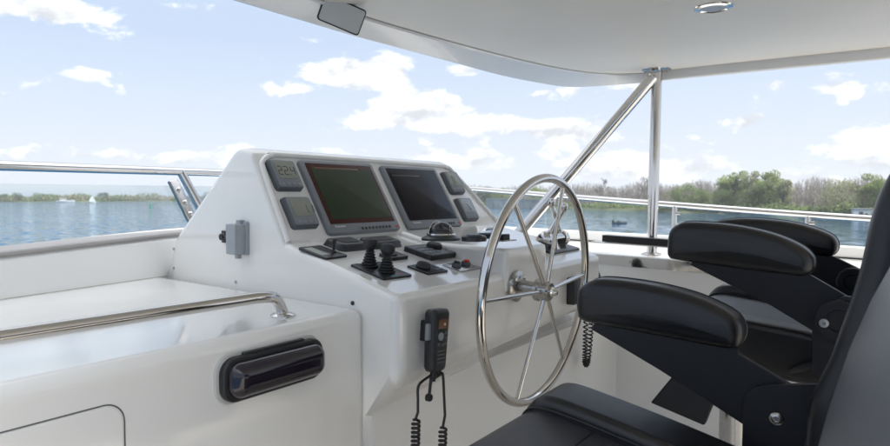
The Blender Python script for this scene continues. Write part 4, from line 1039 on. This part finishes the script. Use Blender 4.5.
mb = MB(); mb.prism([mm @ Vector(p) for p in ((.7, .05, 1.6), (-3.8, .5, 1.8), (-3.4, .5, 4.2), (-.9, .25, 8.6), (.7, .05, 9.1))], (0, .05, 0)); mb.prism([mm @ Vector(p) for p in ((.9, -.05, 8.2), (4.0, 0, 1.2), (1.2, .5, 1.4))], (0, .05, 0)); obj('sail', mb, 'sail', t, True, smooth=False)
b0 = gp(151, 330, ZW)
t = thing('channel_buoy', b0, 'green channel buoy floating on the water at the left', 'buoy')
mb = MB(); mb.lathe([(0, -.3), (.7, -.2), (.75, .25), (.55, .45), (.32, .6), (.30, 1.9), (0, 2.0)], tr(*b0), 16); obj('float', mb, 'buoy', t, True)
mb = MB(); mb.lathe([(0, 1.95), (.32, 1.95), (.0, 2.7)], tr(*b0), 12); obj('topmark', mb, 'buoy', t, True)

# ------------------------------------------------------------------ light
SUN_EL, SUN_AZ = 50., 161.   # azimuth clockwise from the bow (+Y)
sd = Vector((math.sin(math.radians(SUN_AZ)) * math.cos(math.radians(SUN_EL)), math.cos(math.radians(SUN_AZ)) * math.cos(math.radians(SUN_EL)), math.sin(math.radians(SUN_EL))))
ld = bpy.data.lights.new('sun', 'SUN'); ld.energy = 3.2; ld.angle = math.radians(1.0); ld.color = (1, .96, .9)
lo_ = bpy.data.objects.new('sun', ld); COL.objects.link(lo_); lo_.rotation_euler = (-sd).to_track_quat('-Z', 'Y').to_euler()
w = bpy.data.worlds.new('World'); S.world = w; w.use_nodes = True; nt = w.node_tree; N = nt.nodes; L = nt.links; N.clear()
out = N.new('ShaderNodeOutputWorld'); bg = N.new('ShaderNodeBackground'); L.new(bg.outputs[0], out.inputs[0])
sky = N.new('ShaderNodeTexSky'); sky.sky_type = 'NISHITA'; sky.sun_disc = False; sky.sun_elevation = math.radians(SUN_EL); sky.sun_rotation = math.radians(SUN_AZ)
sky.dust_density = 1.5; sky.air_density = 1.; sky.ozone_density = 1.
tc = N.new('ShaderNodeTexCoord')
def math_(op, a=None, b=None, c=None, clamp=False):
    n = N.new('ShaderNodeMath'); n.operation = op; n.use_clamp = clamp
    for i, v in enumerate((a, b, c)):
        if v is None: continue
        if isinstance(v, (int, float)): n.inputs[i].default_value = v
        else: L.new(v, n.inputs[i])
    return n.outputs[0]
sep = N.new('ShaderNodeSeparateXYZ'); L.new(tc.outputs['Generated'], sep.inputs[0])
az = math_('ARCTAN2', sep.outputs['X'], sep.outputs['Y']); el = sep.outputs['Z']
# cloud noise, flattened towards the horizon
zz = math_('ADD', math_('MAXIMUM', el, 0.), .22)
cv = N.new('ShaderNodeCombineXYZ'); L.new(math_('MULTIPLY', az, 1.0), cv.inputs[0]); L.new(math_('MULTIPLY', el, 1.9), cv.inputs[1])
mpp = N.new('ShaderNodeMapping'); mpp.inputs['Location'].default_value = (3.1, 1.7, .4); L.new(cv.outputs[0], mpp.inputs['Vector'])
nz = N.new('ShaderNodeTexNoise'); nz.inputs['Scale'].default_value = 13; nz.inputs['Detail'].default_value = 12; nz.inputs['Roughness'].default_value = .64; nz.inputs['Distortion'].default_value = .25
L.new(mpp.outputs[0], nz.inputs['Vector'])
def azel(px, py):
    d = ray(px, py).normalized(); return math.atan2(d.x, d.y), d.z
def blob(px, py, wx, wy, k):
    A, E_ = azel(px, py); sx_ = wx / F; sy_ = wy / F
    dx_ = math_('DIVIDE', math_('SUBTRACT', az, A), sx_); dy_ = math_('DIVIDE', math_('SUBTRACT', el, E_), sy_)
    r2 = math_('ADD', math_('MULTIPLY', dx_, dx_), math_('MULTIPLY', dy_, dy_))
    return math_('MULTIPLY', math_('EXPONENT', math_('MULTIPLY', r2, -1.)), k)
tot = None
for args in ((340, 74, 36, 10, .34), (385, 70, 30, 20, .46), (415, 110, 50, 18, .46), (362, 122, 26, 14, .25), (470, 122, 34, 12, .28), (560, 132, 38, 12, .32), (462, 72, 26, 9, .26), (330, 70, 22, 10, .22),
             (283, 90, 26, 7, .24), (40, 8, 60, 11, .36), (90, 72, 22, 6, .20), (155, 4, 30, 4, .2), (740, 125, 26, 10, .30), (852, 86, 34, 11, .26), (650, 165, 70, 16, .20), (610, 160, 60, 20, .20), (440, 160, 80, 14, .24), (880, 140, 40, 18, .26),
             (60, 155, 50, 8, .2), (180, 158, 60, 8, .2), (243, 154, 20, 10, .22), (760, 180, 120, 16, .16), (560, 92, 60, 8, .2), (690, 82, 24, 5, .22), (775, 85, 14, 5, .22)):
    v = blob(*args); tot = v if tot is None else math_('ADD', tot, v)
high = math_('MULTIPLY', math_('SUBTRACT', el, .42, clamp=True), 1.2)   # extra cloud overhead, out of view, added to light the cockpit
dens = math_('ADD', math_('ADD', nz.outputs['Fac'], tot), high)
cl_ = N.new('ShaderNodeMapRange'); cl_.interpolation_type = 'SMOOTHSTEP'; cl_.inputs[1].default_value = .62; cl_.inputs[2].default_value = .745; L.new(dens, cl_.inputs[0])
# grey undersides: denser = darker low parts
nz2 = N.new('ShaderNodeTexNoise'); nz2.inputs['Scale'].default_value = 13; nz2.inputs['Detail'].default_value = 5
mp2 = N.new('ShaderNodeMapping'); mp2.inputs['Location'].default_value = (3.1, 1.7 + .03, .4); L.new(cv.outputs[0], mp2.inputs['Vector']); L.new(mp2.outputs[0], nz2.inputs['Vector'])
shd = N.new('ShaderNodeMapRange'); shd.inputs[1].default_value = -.05; shd.inputs[2].default_value = .13; shd.inputs[3].default_value = 1.0; shd.inputs[4].default_value = .70
L.new(math_('SUBTRACT', nz2.outputs['Fac'], nz.outputs['Fac']), shd.inputs[0])
CW = 6.2
cc = N.new('ShaderNodeVectorMath'); cc.operation = 'SCALE'; cc.inputs[0].default_value = (CW * .965, CW * 1.0, CW * 1.055)
# unseen cloud overhead and round the sun, brightened as fill for the cockpit
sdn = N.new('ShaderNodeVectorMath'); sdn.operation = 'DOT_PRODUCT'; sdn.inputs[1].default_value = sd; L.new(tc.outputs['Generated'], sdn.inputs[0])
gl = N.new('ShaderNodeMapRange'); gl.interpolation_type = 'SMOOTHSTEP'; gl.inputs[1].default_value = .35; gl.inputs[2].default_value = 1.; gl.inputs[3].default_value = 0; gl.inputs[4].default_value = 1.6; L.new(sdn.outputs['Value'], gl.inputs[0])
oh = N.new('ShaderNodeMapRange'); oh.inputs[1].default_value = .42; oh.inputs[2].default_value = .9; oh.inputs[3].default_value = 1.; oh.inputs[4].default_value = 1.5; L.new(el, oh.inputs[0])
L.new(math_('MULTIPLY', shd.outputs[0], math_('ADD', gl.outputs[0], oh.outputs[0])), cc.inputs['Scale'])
# pale high haze veil over the blue
veil = N.new('ShaderNodeMix'); veil.data_type = 'RGBA'; veil.inputs[7].default_value = (3.5, 4.15, 5.2, 1)
vf = N.new('ShaderNodeMapRange'); vf.inputs[1].default_value = 0.; vf.inputs[2].default_value = .55; vf.inputs[3].default_value = .93; vf.inputs[4].default_value = .85; L.new(el, vf.inputs[0])
L.new(vf.outputs[0], veil.inputs[0]); L.new(sky.outputs[0], veil.inputs[6])
hz_ = N.new('ShaderNodeMix'); hz_.data_type = 'RGBA'; hz_.inputs[7].default_value = (5.0, 5.2, 5.5, 1)
hf = N.new('ShaderNodeMapRange'); hf.inputs[1].default_value = .0; hf.inputs[2].default_value = .22; hf.inputs[3].default_value = .85; hf.inputs[4].default_value = 0.; L.new(el, hf.inputs[0])
L.new(hf.outputs[0], hz_.inputs[0]); L.new(veil.outputs[2], hz_.inputs[6])
mix = N.new('ShaderNodeMix'); mix.data_type = 'RGBA'; L.new(cl_.outputs[0], mix.inputs[0]); L.new(hz_.outputs[2], mix.inputs[6]); L.new(cc.outputs[0], mix.inputs[7])
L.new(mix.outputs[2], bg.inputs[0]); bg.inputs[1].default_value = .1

# ------------------------------------------------------------------ air
hm = bpy.data.materials.new('lake_haze'); hm.use_nodes = True; nt = hm.node_tree; N = nt.nodes; L = nt.links; N.clear()
ho = N.new('ShaderNodeOutputMaterial'); pv = N.new('ShaderNodeVolumePrincipled'); L.new(pv.outputs[0], ho.inputs['Volume'])
pv.inputs['Color'].default_value = (.86, .92, 1, 1); pv.inputs['Density'].default_value = .00036; pv.inputs['Anisotropy'].default_value = .3
me = bpy.data.meshes.new('haze'); bm = bmesh.new(); bmesh.ops.create_cube(bm, size=1)
bmesh.ops.transform(bm, matrix=Matrix.Translation((0, 0, (14 + ZW - 1.3) / 2)) @ Matrix.Diagonal((10400, 10400, 14 - ZW + 1.3, 1)), verts=bm.verts); bm.to_mesh(me); bm.free()
o = bpy.data.objects.new('haze', me); COL.objects.link(o); me.materials.append(hm); o['kind'] = 'stuff'

# ------------------------------------------------------------------ camera
cd_ = bpy.data.cameras.new('camera'); cam = bpy.data.objects.new('camera', cd_); COL.objects.link(cam); S.camera = cam
cd_.sensor_width = 36; cd_.lens = F / 890 * 36; cd_.clip_start = .02; cd_.clip_end = 12000
cd_.dof.use_dof = True; cd_.dof.focus_distance = 1.85; cd_.dof.aperture_fstop = 6.3
cam.matrix_world = frame(EYE, VR, VU, -VD)
S.view_settings.view_transform = 'Standard'; S.view_settings.look = 'None'; S.view_settings.exposure = .92; S.view_settings.gamma = 1; S.view_settings.use_curve_mapping = False
S.render.engine = 'CYCLES'; S.cycles.max_bounces = 10; S.cycles.transparent_max_bounces = 12
